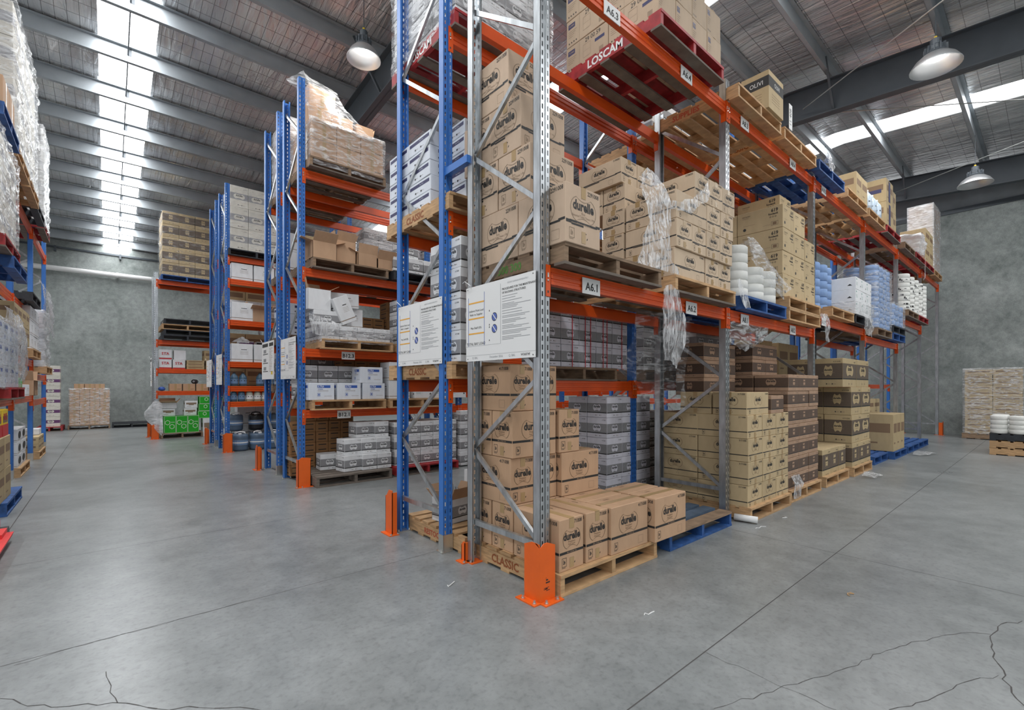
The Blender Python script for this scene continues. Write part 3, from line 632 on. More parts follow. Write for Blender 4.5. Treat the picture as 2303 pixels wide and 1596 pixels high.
    if d >= w: mb.rect(o,u,v,w/2-.0015,.004,w/2+.0015,d-.004,INK_SOFT,.0008)
    else: mb.rect(o,u,v,.004,d/2-.0015,w-.004,d/2+.0015,INK_SOFT,.0008)
    tm = None
    if kind in ('D','E','S','F','R','T','P','G'):
        tb = MB()
        if d >= w: tb.box((-.025,-d/2,h-.0012),(.025,d/2,h+.0004),TAPE)
        else: tb.box((-w/2,-.025,h-.0012),(w/2,.025,h+.0004),TAPE)
        tm = tb.mesh('packing_tape')
        if kind == 'D' and False: pass
    if kind == 'D':
        oo = Vector((0,0,h-.001)); mb.ring(oo+Vector((.07,.05,0)),NY,X_,bow(.11,.075),.0015,INK_E); mb.text('durelle',oo+Vector((.065,.05,0)),NY,X_,.02,INK_SOFT,.02,.85)
    _C[k] = (mb.mesh('carton'), tm, (w, d, h)); return _C[k]
CATN = {'D':'carton','W':'carton'}
def carton(kind, x, y, z, label, rot=0, dims=None, group=None, jit=True, name=None, cat=None):   # x, y = low corner of the footprint as placed
    name = name or ('box' if kind in ('W','WP','N','B','V','X','CW') else 'carton'); cat = cat or name
    me, tm, (w, d, h) = carton_mesh(kind, dims)
    q = round(rot/90) % 2; fw, fd = (d, w) if q else (w, d)
    o = link(name, me); o.location = (x+fw/2+(random.uniform(-.003,.003) if jit else 0), y+fd/2+(random.uniform(-.004,.004) if jit else 0), z)
    o.rotation_euler = (0,0,math.radians(rot + (random.uniform(-.7,.7) if jit else 0)))
    if tm: t = link('packing_tape', tm, o)
    return tag(o, label, cat, group)
ORD = ['first','second','third','fourth','fifth','sixth','seventh','eighth','ninth','tenth','eleventh','twelfth']
def tier(i, n): return 'only layer' if n == 1 else 'bottom layer' if i == 0 else 'top layer' if i == n-1 else ORD[i]+' layer'
def colw(i, n): return '' if n == 1 else ('left','right')[i] if n == 2 else ('left','middle','right')[i] if n == 3 else ORD[i]+' from left'
def roww(j, n): return '' if n == 1 else ('front','rear')[j] if n == 2 else ('front','centre','rear')[j] if n == 3 else ORD[j]+' back'
def stack(kind, x0, y0, z0, nx, ny, nz, desc, place, rot=0, group=None, skip=None, dims=None, gap=.004, jit=True):
    _, _, (w, d, h) = carton_mesh(kind, dims); fw, fd = (d, w) if round(rot/90) % 2 else (w, d)
    for kz in range(nz):
        for j in range(ny):
            for i in range(nx):
                if skip and skip(i, j, kz): continue
                if 0 < i < nx-1 and 0 < j and kz < nz-1: continue           # never seen
                lab = ' '.join(q for q in (desc+',', tier(kz, nz)+',', colw(i, nx), roww(j, ny)+',' if ny > 1 or nx > 1 else '', place) if q).replace(' ,', ',')
                carton(kind, x0+i*(fw+gap), y0+j*(fd+gap), z0+kz*(h+.0015), lab, rot, dims, group or desc+' '+place, jit)

# ---------------------------------------------------------------- rolls, film, bottles, open boxes
def film(rows, label, m=None, name='plastic_film', cat='plastic film', n=4, amp=.02, sc=5, seed=0):
    m = m or FILM; g = []
    def lerp(L, t):
        t *= len(L)-1; i = min(int(t), len(L)-2); f = t-i; return [a+(b-a)*f for a, b in zip(L[i], L[i+1])]
    R, C = (len(rows)-1)*n+1, (len(rows[0])-1)*n+1
    for i in range(R):
        t = i/(R-1)*(len(rows)-1); k = min(int(t), len(rows)-2); f = t-k
        for j in range(C):
            a, b = lerp(rows[k], j/(C-1)), lerp(rows[k+1], j/(C-1)); p = Vector([u+(v-u)*f for u, v in zip(a, b)])
            ps = Vector((p.x*1.5,p.y*1.5,p.z*.4)); q = noise.noise_vector(ps*sc+Vector((seed*3.1,0,0)))+.5*noise.noise_vector(ps*sc*2.7+Vector((0,seed*1.7,0))); g.append(p+q*amp)
    mb = MB(); mb.v = [tuple(p) for p in g]; k = mb.mi(m)
    for i in range(R-1):
        for j in range(C-1): mb.f.append((i*C+j, i*C+j+1, (i+1)*C+j+1, (i+1)*C+j)); mb.m.append(k)
    return tag(mb.obj(name, smooth=True), label, cat)
def wrap(x0, y0, z0, x1, y1, z1, label, m=None, amp=.014, seed=0, top=True, step=.055):
    m = m or FILM; mb = MB(); k = mb.mi(m); e = .012; x0 -= e; y0 -= e; x1 += e; y1 += e; z1 += .006
    ring = [(x0,y0),(x1,y0),(x1,y1),(x0,y1)]; P = []
    for i in range(4):
        a, b = ring[i], ring[(i+1)%4]; n = max(2, int(math.dist(a,b)/step)); P += [((a[0]+(b[0]-a[0])*t/n, a[1]+(b[1]-a[1])*t/n), ((1,0) if i == 1 else (-1,0) if i == 3 else (0,-1) if i == 0 else (0,1))) for t in range(n)]
    nz = max(2, int((z1-z0)/step)); N = len(P)
    for q in range(nz+1):
        z = z0+(z1-z0)*q/nz
        for (x, y), nn in P:
            d = max(-.004, amp*(noise.noise(Vector((x*3+seed, y*3, z*14)))+.4*noise.noise(Vector((x*17, y*17+seed, z*21))))); mb.v.append((x+nn[0]*d, y+nn[1]*d, z+amp*.5*noise.noise(Vector((x*5, y*5, seed+z)))))
    for q in range(nz):
        for j in range(N): mb.f.append((q*N+j, q*N+(j+1)%N, (q+1)*N+(j+1)%N, (q+1)*N+j)); mb.m.append(k)
    if top:
        c = len(mb.v); mb.v.append(((x0+x1)/2, (y0+y1)/2, z1+.01))
        for j in range(N): mb.f.append((nz*N+j, nz*N+(j+1)%N, c)); mb.m.append(k)
    return tag(mb.obj('stretch_wrap', smooth=True), label, 'plastic wrap')
_R = {}
def roll(r, h, m, x, y, z, label, group=None, pr=None, name='paper_roll', cat='paper roll'):
    k = (r, h, m.name, pr)
    if k not in _R:
        mb = MB(); b = .012; mb.lathe([(r*.22,.012),(r*.24,.0),(r-b,0),(r,b),(r,h*.5-.003),(r-.004,h*.5),(r,h*.5+.003),(r,h-b),(r-b,h),(r*.24,h),(r*.22,h-.012)], m, k=22, caps=False); mb.lathe([(r*.215,.02),(r*.215,h-.02)], M_S, k=14)
        me = mb.mesh('roll', smooth=True)
        if pr:
            mb2 = MB(); rn = random.Random(5)
            for _ in range(11):
                a = rn.uniform(0,6.28); z0 = rn.uniform(.05,.75)*h; w = rn.uniform(.12,.35); hh = rn.uniform(.06,.2)*h
                P = [(math.cos(a+w*t/3)*(r+.0015), math.sin(a+w*t/3)*(r+.0015)) for t in range(4)]
                for t in range(3): mb2.poly([(*P[t],z0),(*P[t+1],z0),(*P[t+1],z0+hh),(*P[t],z0+hh)], INK if rn.random() < .6 else GREYP)
            n = len(mb2.v); V = [tuple(v.co) for v in me.vertices]; 
            mb.v += mb2.v; off = len(V); 
            for f, q in zip(mb2.f, mb2.m): mb.f.append(tuple(i+off for i in f)); mb.m.append(mb.mi(mb2.ms[q]))
            me = mb.mesh('roll', smooth=True)
        _R[k] = me
    o = link(name, _R[k]); o.location = (x, y, z); o.rotation_euler = (0,0,random.uniform(0,6)); return tag(o, label, cat, group)
_O = {}
def open_box(x, y, z, w, d, h, m, label, rz=0, flaps=(60,40,75,30), pm=None, group=None, logo=None):
    t = thing('open_carton', label, 'open carton', (x,y,z), math.radians(rz), group); th = .005
    mb = MB(); mb.box((-w/2,-d/2,0),(w/2,d/2,th), m)
    for a, b in (((-w/2,-d/2,0),(w/2,-d/2+th,h)),((-w/2,d/2-th,0),(w/2,d/2,h)),((-w/2,-d/2,0),(-w/2+th,d/2,h)),((w/2-th,-d/2,0),(w/2,d/2,h))): mb.box(a, b, m)
    if pm:
        for (o, u, v, fw) in faces(w, d).values():
            mb.rect(o,u,v,.003,h*.27,fw-.003,h*.70,pm); mb.rect(o,u,v,.003,h*.22,fw-.003,h*.262,INK)
            bh = h*.36; oo = Vector(o)+Vector(u)*fw/2+Vector(v)*h*.485; mb.shape(oo,u,v,bow(min(bh*1.35,fw*.7),bh),M_W,.0012); mb.text('durelle',oo,u,v,bh*.28,INK,.03,.85,'c',.002)
    mb.obj('box_body', t)
    fl = min(w, d)*.45
    for i, (a0, a1, n) in enumerate((((-w/2,-d/2),(w/2,-d/2),(0,-1)),((w/2,-d/2),(w/2,d/2),(1,0)),((w/2,d/2),(-w/2,d/2),(0,1)),((-w/2,d/2),(-w/2,-d/2),(-1,0)))):
        if flaps[i] is None: continue
        an = math.radians(flaps[i]); ox, oz = fl*math.cos(an), fl*math.sin(an); f = MB()
        A, B = Vector((*a0,h)), Vector((*a1,h)); N = Vector((n[0]*ox, n[1]*ox, oz)); q = Vector((n[0]*-oz, n[1]*-oz, ox)).normalized()*.004
        f.prism([(0,0,0), tuple(N), tuple(N+q), tuple(q)], A+(B-A)*.02, A+(B-A)*.98, M_D if m in (M_W, M_BW) else m); f.obj('flap', t)
    return t
def bottle(x, y, z, r, h, m, label, group, lab=WHITE, cap=BLACKP, handle=True):
    k = ('bottle', r, h, m.name, lab.name)
    if k not in _O:
        mb = MB(); mb.lathe([(r*.9,0),(r,.02*h),(r,h*.62),(r*.86,h*.72),(r*.34,h*.90),(r*.30,h*.93)], m, k=18); a = mb.mesh('bottle_body', smooth=True)
        mb = MB(); mb.lathe([(r*1.012,h*.18),(r*1.012,h*.50)], lab, k=18, caps=False)
        for q in range(8): mb.poly([(math.cos(a_)*r*1.02, math.sin(a_)*r*1.02, zz*h) for a_, zz in ((q*.785,.36),(q*.785+.35,.36),(q*.785+.35,.42),(q*.785,.42))], INK)
        b = mb.mesh('label', smooth=False); mb = MB(); mb.lathe([(r*.36,h*.92),(r*.36,h),(.004,h)], cap, k=14); c = mb.mesh('cap'); _O[k] = (a, b, c)
    o = link('bottle', _O[k][0]); o.location = (x,y,z); o.rotation_euler = (0,0,random.uniform(0,6)); tag(o, label, 'bottle', group); link('label', _O[k][1], o); link('cap', _O[k][2], o); return o
def drum(x, y, z, label, group, m=CAN, r=.155, h=.40):
    k = ('drum', m.name)
    if k not in _O:
        mb = MB(); mb.lathe([(r*.82,0),(r*.97,.02),(r,.05),(r*.985,.12),(r,.13),(r,h*.62),(r*.985,h*.64),(r,h*.66),(r,h*.80),(r*.93,h*.88),(r*.80,h*.90)], m, k=20); a = mb.mesh('drum_body', smooth=True)
        mb = MB(); mb.lathe([(r*1.012,h*.32),(r*1.012,h*.58)], mat('drum_label', (.16,.26,.42), .5), k=20, caps=False); mb.lathe([(r*1.015,h*.42),(r*1.015,h*.48)], WHITE, k=20, caps=False); b = mb.mesh('label')
        mb = MB(); mb.tube([(-.09,0,h*.89),(-.08,0,h*.99),(0,0,h*1.03),(.08,0,h*.99),(.09,0,h*.89)], .014, WHITE if m is not BLACKP else BLACKP, 8); c = mb.mesh('handle', smooth=True)
        mb = MB(); mb.lathe([(.035,h*.90),(.035,h*.96),(.004,h*.96)], WHITE, (0,-.09,0), 12); d = mb.mesh('cap'); _O[k] = (a,b,c,d)
    o = link('drum', _O[k][0]); o.location = (x,y,z); o.rotation_euler = (0,0,random.uniform(-.5,.5)); tag(o, label, 'drum', group)
    for nm, q in zip(('label','handle','cap'), _O[k][1:]): link(nm, q, o)
    return o

# ---------------------------------------------------------------- front rack, ground
PZ = .146
pallet('new', .085, -.11, 0, 'pale wooden pallet stamped on its side under the nearest brown cartons', 'CLASSIC', w=1.15)
pallet('blue', 1.43, -.11, 0, 'worn blue pallet lying half empty beside the nearest brown cartons', 'worn', w=1.16)
bc = 'brown carton with thin black stripe'; gp = 'brown cartons on the nearest pallet'
carton('D', .108, -.07, PZ, bc+', left end of the front row on the nearest pallet', group=gp)
carton('D', .385, -.075, PZ, bc+', second in the front row on the nearest pallet', group=gp)
carton('D', .643, -.10, PZ, bc+', third in the front row, long side showing', 90, group=gp)
carton('D', 1.14, -.15, PZ, bc+', jutting out at the right end of the front row', 90, group=gp)
carton('D', .645, .155, PZ, bc+', behind the third carton of the front row', 90, group=gp)
carton('D', 1.14, .11, PZ, bc+', behind the jutting carton of the front row', 90, group=gp)
carton('D', .115, .42, PZ, bc+', ground layer inside the nearest frame, middle', 90, group=gp)
carton('D', .115, .675, PZ, bc+', ground layer inside the nearest frame, rear', 90, group=gp)
carton('D', .59, .42, PZ, bc+', ground layer under the standing tower, right', 90, group=gp)
carton('D', .11, .44, PZ+.357, bc+', second layer of the tower, left', group=gp)
carton('D', .365, .44, PZ+.357, bc+', second layer of the tower, right', group=gp)
carton('D', .625, .39, PZ+.357, bc+', large face showing, right of the tower, second layer', 90, group=gp)
carton('D', .11, .415, PZ+.714, bc+', third layer of the tower, front, long side out', 90, group=gp)
carton('D', .11, .67, PZ+.714, bc+', third layer of the tower, rear', 90, group=gp)
carton('D', .605, .40, PZ+.714, bc+', end on, third layer right of tower', group=gp)
carton('D', .11, .444, PZ+1.071, bc+', top layer of the tower, left', group=gp)
carton('D', .365, .444, PZ+1.071, bc+', top layer of the tower, right', group=gp)
# ---------------------------------------------------------------- front rack, first level
L1 = 2.22; P1 = L1+.146
pallet('old', .10, -.13, L1, 'weathered wooden pallet above the A6.1 label with few cartons', '1300 300', w=1.17)
pallet('mix', 1.49, -.13, L1, 'wooden pallet above the A6.2 label under stacked pale cartons', w=1.15)
ec = 'tan carton with jagged black stripe'; gp = 'tan cartons above the A6.1 label'
Z = [P1+.402*i for i in range(4)]
carton('E', .095, -.14, Z[0], ec+', standing alone at the front above the A6.1 label', group=gp)
carton('E', .10, .335, Z[0], ec+', bottom of the A6.1 tower, rear left', group=gp)
carton('E', .47, .34, Z[0], ec+', bottom layer of the A6.1 tower, right', group=gp)
for q, y, n in ((0,.21,'front'),(0,.58,'rear')): carton('E', .10, y, Z[1], f'{ec}, second layer of the A6.1 tower, {n}', 90, group=gp)
for y, n in ((.304,'front'),(.67,'rear')): carton('E', .10, y, Z[2], f'{ec}, third layer of the A6.1 tower, {n}', 90, group=gp)
carton('E', .10, .45, Z[3], ec+', topmost of the A6.1 tower under the red pallet', group=gp)
sc_ = 'long pale carton with jagged stripe'; gp = 'long pale cartons above the A6.2 label'
zs = [P1+.2465*i for i in range(5)]
for i, (x, y, r) in enumerate(((1.5,-.11,90),(1.5,.155,90),(1.5,.42,90),(1.5,.685,90),(2.04,-.11,0),(2.31,-.11,0))): carton('S', x, y, zs[0], f"{sc_}, bottom layer above A6.2, {('front left','second behind front left','third behind front left','rear left','front middle','front right')[i]}", r, group=gp)
for i in range(4): carton('S', 1.5+.266*i, -.13, zs[1], f'{sc_}, second layer above A6.2, {colw(i,4)}', 0, group=gp)
for i in range(2): carton('S', 1.5+.54*i, .42, zs[1], f'{sc_}, second layer above A6.2, rear {colw(i,2)}', 90, group=gp)
for i, (x, y, r) in enumerate(((1.5,-.13,90),(1.5,.14,90),(1.5,.41,90),(2.04,-.13,0),(2.31,-.13,0))): carton('S', x, y, zs[2], f"{sc_}, third layer above A6.2, {('front left','centre left','rear left','front middle','front right')[i]}", r, group=gp)
for i in range(3): carton('S', 1.815+.268*i, -.13, zs[3], f'{sc_}, fourth layer above A6.2, {colw(i,3)} of the front', 0, group=gp)
for i, (x, y, r) in enumerate(((1.53,.42,90),(1.53,.69,90))): carton('S', x, y, zs[3], f"{sc_}, fourth layer above A6.2, {('middle','far')[i]} of the rear", r, group=gp)
for i in range(2): carton('S', 1.5+.266*i, .44, zs[4], f'{sc_}, topmost above A6.2, {colw(i,2)} of the pair', 0, group=gp)
film([[(1.30,.10,3.22),(1.36,.05,3.30),(1.42,.0,3.24)],[(1.20,.02,3.05),(1.34,-.04,3.02),(1.47,-.07,3.0)],[(1.22,-.06,2.78),(1.33,-.10,2.76),(1.42,-.12,2.74)],[(1.08,-.05,2.52),(1.28,-.12,2.48),(1.46,-.14,2.46)],[(1.0,-.06,2.375),(1.28,-.13,2.37),(1.52,-.14,2.36)]], 'crumpled clear film hanging between the A6.1 and A6.2 loads', FILMC, amp=.035, sc=9, n=6)
film([[(1.36,-.08,3.02),(1.55,-.16,2.98),(1.85,-.17,3.17),(2.02,-.16,3.30)],[(1.38,-.10,2.93),(1.6,-.17,2.90),(1.9,-.19,3.08),(1.98,-.18,3.18)]], 'twisted rope of clear film across the front of the A6.2 cartons', FILMC, amp=.03, sc=9, n=7, seed=2)
film([[(1.24,-.16,2.22),(1.38,-.17,2.23),(1.50,-.165,2.22)],[(1.19,-.17,2.02),(1.38,-.19,2.0),(1.60,-.17,1.95)],[(1.20,-.17,1.80),(1.36,-.2,1.78),(1.52,-.17,1.72)],[(1.28,-.16,1.62),(1.36,-.18,1.60),(1.44,-.17,1.55)]], 'clear plastic film hanging down from the beam between A6.1 and A6.2', FILMC, amp=.035, sc=8, n=7, seed=4)
film([[(1.5,.3,2.1),(1.9,.2,2.12),(2.4,.25,2.1)],[(1.5,.3,1.85),(1.95,.22,1.8),(2.4,.26,1.82)],[(1.35,.3,1.6),(1.9,.25,1.5),(2.3,.27,1.45)],[(1.6,.3,1.35),(1.9,.27,1.2),(2.35,.28,1.15)]], 'thin clear film sagging below the A6.2 pallet behind the beam', FILMT, amp=.05, sc=4, n=7, seed=5)
# ---------------------------------------------------------------- front rack, top level
L2 = A2; P2 = L2+.146
pallet('red', 1.26, -.13, L2, 'red painted pallet overhead on the front rack with white lettering', 'LOSCAM', w=1.12)
stack('T', 1.30, -.08, P2, 4, 2, 2, 'buff carton with blue badge', 'on the overhead red pallet', skip=lambda i,j,k: False)
stack('T', 1.30, .45, P2+.533, 2, 1, 1, 'buff carton with blue badge', 'highest rear on the overhead red pallet')
stack('T', 1.57, -.07, P2+.533, 2, 1, 1, 'buff carton with blue badge', 'highest front on the overhead red pallet')
pallet('new', 2.70, -.13, L2, 'wooden pallet with red stencil overhead, carrying one black banded box', 'SUPPLIES', w=1.15)
def banded_box():
    t = MB(); w, d, h = .42, .30, .42; t.box((0,0,0),(w,d,h),M_F)
    for (o,u,v,fw) in (((0,0,0),X_,Z_,w),((0,d,0),NY,Z_,d)): 
        t.rect(o,u,v,0,h*.58,fw,h*.86,INK); t.text('OLIVI',Vector(o)+Vector(u)*fw*.55+Vector(v)*h*.66,u,v,.05,WHITE,0,.9)
        for q in range(4): t.rect(o,u,v,fw*.2,h*(.2+.07*q),fw*.75,h*(.21+.07*q),INK_SOFT)
    o = t.obj('carton'); o.location = (3.39,-.16,P2); tag(o, 'tan box with a black band standing on the stencilled overhead pallet', 'carton')
banded_box()
m = MB(); m.box((0,0,0),(.10,.004,.30),WHITE); m.text('11 408',(.07,0,.15),Z_,NX,.06,INK,0,.9); o = m.obj('paper_tag'); o.location = (4.0,-.16,P2-.02); tag(o, 'white card with numbers standing on edge between the overhead pallets', 'card')
pallet('new', 3.95, -.13, L2, 'empty wooden pallet overhead right of the black banded box', 'CLASSIC', w=1.14)
pallet('blue', 5.18, -.14, L2, 'empty blue pallet overhead on the front rack', w=1.17)
film([[(5.25,-.2,4.60),(5.4,-.16,4.66),(5.55,-.1,4.62)],[(5.22,-.24,4.52),(5.42,-.22,4.56),(5.6,-.2,4.52)],[(5.28,-.22,4.40),(5.42,-.2,4.42),(5.56,-.2,4.41)]], 'crumpled white film stuck on the overhead blue pallet', FILMC, amp=.04, sc=9, n=6, seed=7)
# ---------------------------------------------------------------- second bay
pallet('new', 2.83, -.20, 0, 'wooden pallet under the straw coloured cartons', w=1.12)
stack('F', 2.85, -.16, PZ-.02, 3, 2, 4, 'straw coloured carton', 'beside the second grey post', skip=lambda i,j,k: False)
carton('F', 2.86, -.15, PZ-.02+.244*4, 'straw coloured carton alone on top at the left, beside the second grey post', 90)
carton('F', 2.86, .24, PZ-.02+.244*4, 'straw coloured carton on top toward the rear, beside the second grey post', 90)
pallet('new', 4.04, -.17, 0, 'wooden pallet under the chocolate banded cartons', w=1.12)
stack('G', 4.06, -.13, PZ-.02, 3, 2, 7, 'chocolate banded carton', 'in the second bay', group='chocolate banded cartons')
stack('G', 3.02, .40, PZ-.02+.244*4+.205, 2, 1, 3, 'chocolate banded carton', 'behind the straw cartons', 90, group='chocolate banded cartons')
stack('G', 4.1, .30, PZ-.02+.2045*7, 2, 1, 2, 'chocolate banded carton', 'highest in the second bay', 90, group='chocolate banded cartons')
carton('G', 3.46, -.16, PZ-.02+.244*4, 'chocolate banded carton beside the lone straw carton, white tape on it', 0)
pallet('blue', 2.85, -.13, L1, 'blue pallet with white rolls on the front rack above the A8.1 label', 'CHEP', w=1.16)
for i, (x, y, n) in enumerate(((3.0,.06,3),(3.02,.36,3),(3.34,.03,2),(3.66,.02,2),(3.34,.33,2),(3.66,.32,2))):
    for k in range(n): roll(.145, .185, PAPER, x, y, P1+.1855*k, f'white paper roll on the blue pallet, {ORD[i]} column from left, {tier(k,n)}', 'white paper rolls on the blue pallet')
film([[(2.86,-.12,2.98),(3.05,-.14,3.0),(3.2,.1,3.0)],[(2.95,-.14,2.80),(3.3,-.16,2.86),(3.6,.0,2.9)],[(3.2,-.15,2.6),(3.6,-.17,2.72),(4.0,-.08,2.72)],[(3.85,-.15,2.44),(3.98,-.17,2.55),(4.12,-.14,2.60)]], 'clear film draped over the white rolls on the blue pallet', FILM, amp=.03, sc=5, n=6, seed=8)
film([[(2.72,-.11,2.50),(2.78,-.11,2.52)],[(2.76,-.12,2.36),(2.86,-.13,2.38)],[(2.84,-.14,2.22),(2.95,-.15,2.25)]], 'strip of white film stretched beside the second grey post', FILMC, amp=.02, sc=8, n=6, seed=9)
pallet('new', 4.10, -.13, L1, 'lower wooden pallet of two above the A8.2 label', w=1.16); pallet('new', 4.10, -.13, L1+.147, 'upper wooden pallet of two above the A8.2 label', w=1.16)
stack('R', 4.06, -.07, P1+.147, 3, 2, 4, 'carton numbered 619', 'above the A8.2 label', skip=lambda i,j,k: (i == 2 and k == 3))
carton('R', 4.5, .12, P1+.147+.2845*4, 'carton numbered 619 alone on top of its stack', 0)
film([[(2.75,.05,2.1),(3.2,-.03,2.1),(3.8,.0,2.1)],[(2.78,.0,1.92),(3.2,-.06,1.86),(3.7,-.02,1.98)],[(2.8,.02,1.86),(3.1,-.03,1.80),(3.5,.0,1.92)]], 'clear film sagging below the beam by the A8.1 label', FILM, amp=.04, sc=5, n=7, seed=10)
film([[(5.20,-.12,2.42),(5.38,-.12,2.44),(5.52,-.12,2.42)],[(5.36,-.15,2.24),(5.45,-.17,2.22),(5.54,-.16,2.25)],[(5.42,-.15,2.05),(5.45,-.16,2.02),(5.48,-.15,2.06)]], 'ragged white film hanging at the third grey post', FILMC, amp=.03, sc=9, n=6, seed=11)
# ---------------------------------------------------------------- third to fifth bays
pallet('new', 5.36, -.17, 0, 'wooden pallet under the low khaki cartons', w=1.10); pallet('new', 6.60, -.20, 0, 'wooden pallet under the tall khaki stack', w=1.10)
H3 = ', khaki carton with dark band'
stack('H', 5.38, -.12, PZ-.03, 3, 1, 1, 'khaki dark banded carton', 'on the low pallet', dims=(.36,.55,.40))
stack('H', 6.62, -.17, PZ-.03, 3, 2, 1, 'khaki dark banded carton', 'foot of the tall stack', dims=(.36,.55,.40))
stack('H', 6.62, -.16, PZ-.03+.402, 2, 2, 1, 'khaki dark banded carton', 'second tier of the tall stack', 90)
stack('H', 5.55, .30, PZ-.03+.402, 2, 1, 2, 'khaki dark banded carton', 'behind the low pallet')
stack('H', 6.62, -.16, PZ-.03+.402+.4415, 2, 2, 1, 'khaki dark banded carton', 'third tier of the tall stack', 90)
stack('H', 6.2, -.15, PZ-.03+.402+.883, 2, 2, 1, 'khaki dark banded carton', 'crown of the tall stack', 90, dims=(.38,.75,.44))
pallet('new', 5.82, -.12, 2.44, 'wooden pallet high in the third bay with blue rolls', w=1.13); pallet('black', 7.0, -.13, 2.44, 'black pallet under white cartons in the third bay', w=1.05)
stack('V', 6.95, -.14, 2.44+.146, 3, 1, 3, 'flat white carton', 'on the high black pallet')
wrap(6.94,-.16,2.58,7.94,.47,2.80,'clear film round the lowest white cartons on the high black pallet', seed=2, top=False)
film([[(7.25,-.18,2.62),(7.5,-.2,2.6),(7.75,-.19,2.56)],[(7.2,-.2,2.45),(7.5,-.24,2.42),(7.7,-.21,2.40)],[(7.35,-.2,2.30),(7.5,-.22,2.26),(7.58,-.2,2.25)]], 'torn film hanging under the white cartons on the third bay beam', FILMC, amp=.04, sc=8, n=6, seed=12)
for i in range(4):
    for k in range(3): roll(.14, .26, PAPERB, 6.0+.29*i, .30+.02*(i%2), 2.44+.146+.261*k, f'blue paper roll behind the white cartons, {colw(i,4)}, {tier(k,3)}', 'blue rolls in the third bay')
pallet('old', 8.28, -.16, 2.33, 'wooden pallet under the tall blue rolls', w=1.13); pallet('black', 9.52, -.16, 2.33+.147, 'black pallet under the short blue rolls', w=1.1); pallet('blue', 9.52, -.16, 2.33, 'blue pallet below the black pallet of blue rolls', w=1.1)
for i in range(4):
    for j in range(2):
        for k in range(6):
            if j == 1 and i > 0: continue
            roll(.135, .19, PAPERB, 8.43+.275*i, -.01+.275*j, 2.33+.146+.1905*k, f'blue paper roll in the tall stack, {colw(i,4)} {roww(j,2)} column, {tier(k,6)}', 'blue rolls in the tall stack')
wrap(8.3,-.14,2.48,9.4,.42,3.62,'clear wrap round the tall stack of blue rolls', seed=3, top=False)
for i in range(3):
    for k in range(2): roll(.17, .22, PAPERB, 9.72+.345*i, .02, 2.33+.293+.2205*k, f'blue paper roll in the short stack, {colw(i,3)} column, {tier(k,2)}', 'blue rolls in the short stack')
wrap(9.54,-.15,2.63,10.58,.2,3.08,'clear wrap round the short stack of blue rolls', seed=4, top=False)
pallet('old', 10.95, -.16, 2.94, 'wooden pallet high in the fifth bay', w=1.15); pallet('red', 12.2, -.16, 2.94, 'red pallet high in the fifth bay under printed rolls', w=1.17)
for i in range(5):
    for j in range(2):
        for k in range(4):
            if j and i: continue
            roll(.17, .20, PAPER, 11.15+.5*i, .02+.36*j, 2.94+.146+.2005*k, f'white roll with dark print, {colw(i,5)} {roww(j,2)} column, {tier(k,4)}', 'printed rolls in the fifth bay', pr=1)
pallet('blue', 8.2, -.13, 0, 'blue pallet on the floor in the fourth bay, partly empty', w=1.0); pallet('blue', 9.3, -.22, 0, 'blue pallet on the floor under the upright brown cartons', w=1.1); pallet('blue', 10.55, -.22, 0, 'empty blue pallet on the floor in the fourth bay', w=1.15); pallet('blue', 11.75, -.22, 0, 'last empty blue pallet on the floor before the right wall', w=1.15)
stack('GC', 9.33, -.19, PZ, 3, 1, 1, 'tall brown carton', 'on the floor blue pallet', dims=(.33,.5,.72))
stack('GC', 10.0, .35, PZ, 2, 1, 3, 'small brown carton', 'behind the tall brown cartons', dims=(.5,.5,.33))
film([[(10.2,-.35,.03),(10.6,-.3,.06),(11.0,-.4,.03)],[(10.3,-.55,.02),(10.6,-.6,.05),(10.9,-.65,.02)]], 'scrap of white film on the floor by the blue pallets', FILMC, amp=.025, sc=8, n=5, seed=13)
film([[(6.55,-.3,.05),(6.8,-.28,.08),(7.1,-.33,.04)],[(6.6,-.45,.02),(6.8,-.5,.05),(7.0,-.48,.02)]], 'scrap of white film on the floor below the khaki cartons', FILMC, amp=.02, sc=8, n=5, seed=14)
film([[(4.12,-.14,.30),(4.2,-.15,.32),(4.4,-.14,.30)],[(4.1,-.19,.20),(4.22,-.21,.18),(4.42,-.19,.2)],[(4.08,-.18,.06),(4.2,-.19,.03),(4.3,-.18,.05)]], 'scrap of white film caught on the pallet of chocolate cartons', FILMC, amp=.02, sc=9, n=5, seed=15)
m = MB(); m.tube([(2.78,-.05,.045),(2.84,-.26,.04)], .034, WHITE, 12); tag(m.obj('cardboard_tube', smooth=True), 'short white tube on the floor beside the second grey post', 'tube')
for i, (x, y) in enumerate(((1.6,-1.35),(2.75,-.33),(3.3,-.36),(.35,-.62),(-.35,.55))): 
    m = MB(); r = random.Random(i); P = [(x+r.uniform(-.05,.05)*(1 if i != 1 else 2), y+r.uniform(-.025,.025), .002+r.uniform(0,.006)) for _ in range(5)]; P.sort(); m.tube(P, .0035, WHITE if i else WOOD, 5); tag(m.obj('litter_scrap'), ['curl of wood chip lying in the right foreground','white thread on the floor before the blue pallet','white paper scrap on the floor before the straw cartons','tiny white scrap on the floor before the corner guard','tiny white scrap on the floor between the orange guards'][i], 'litter')
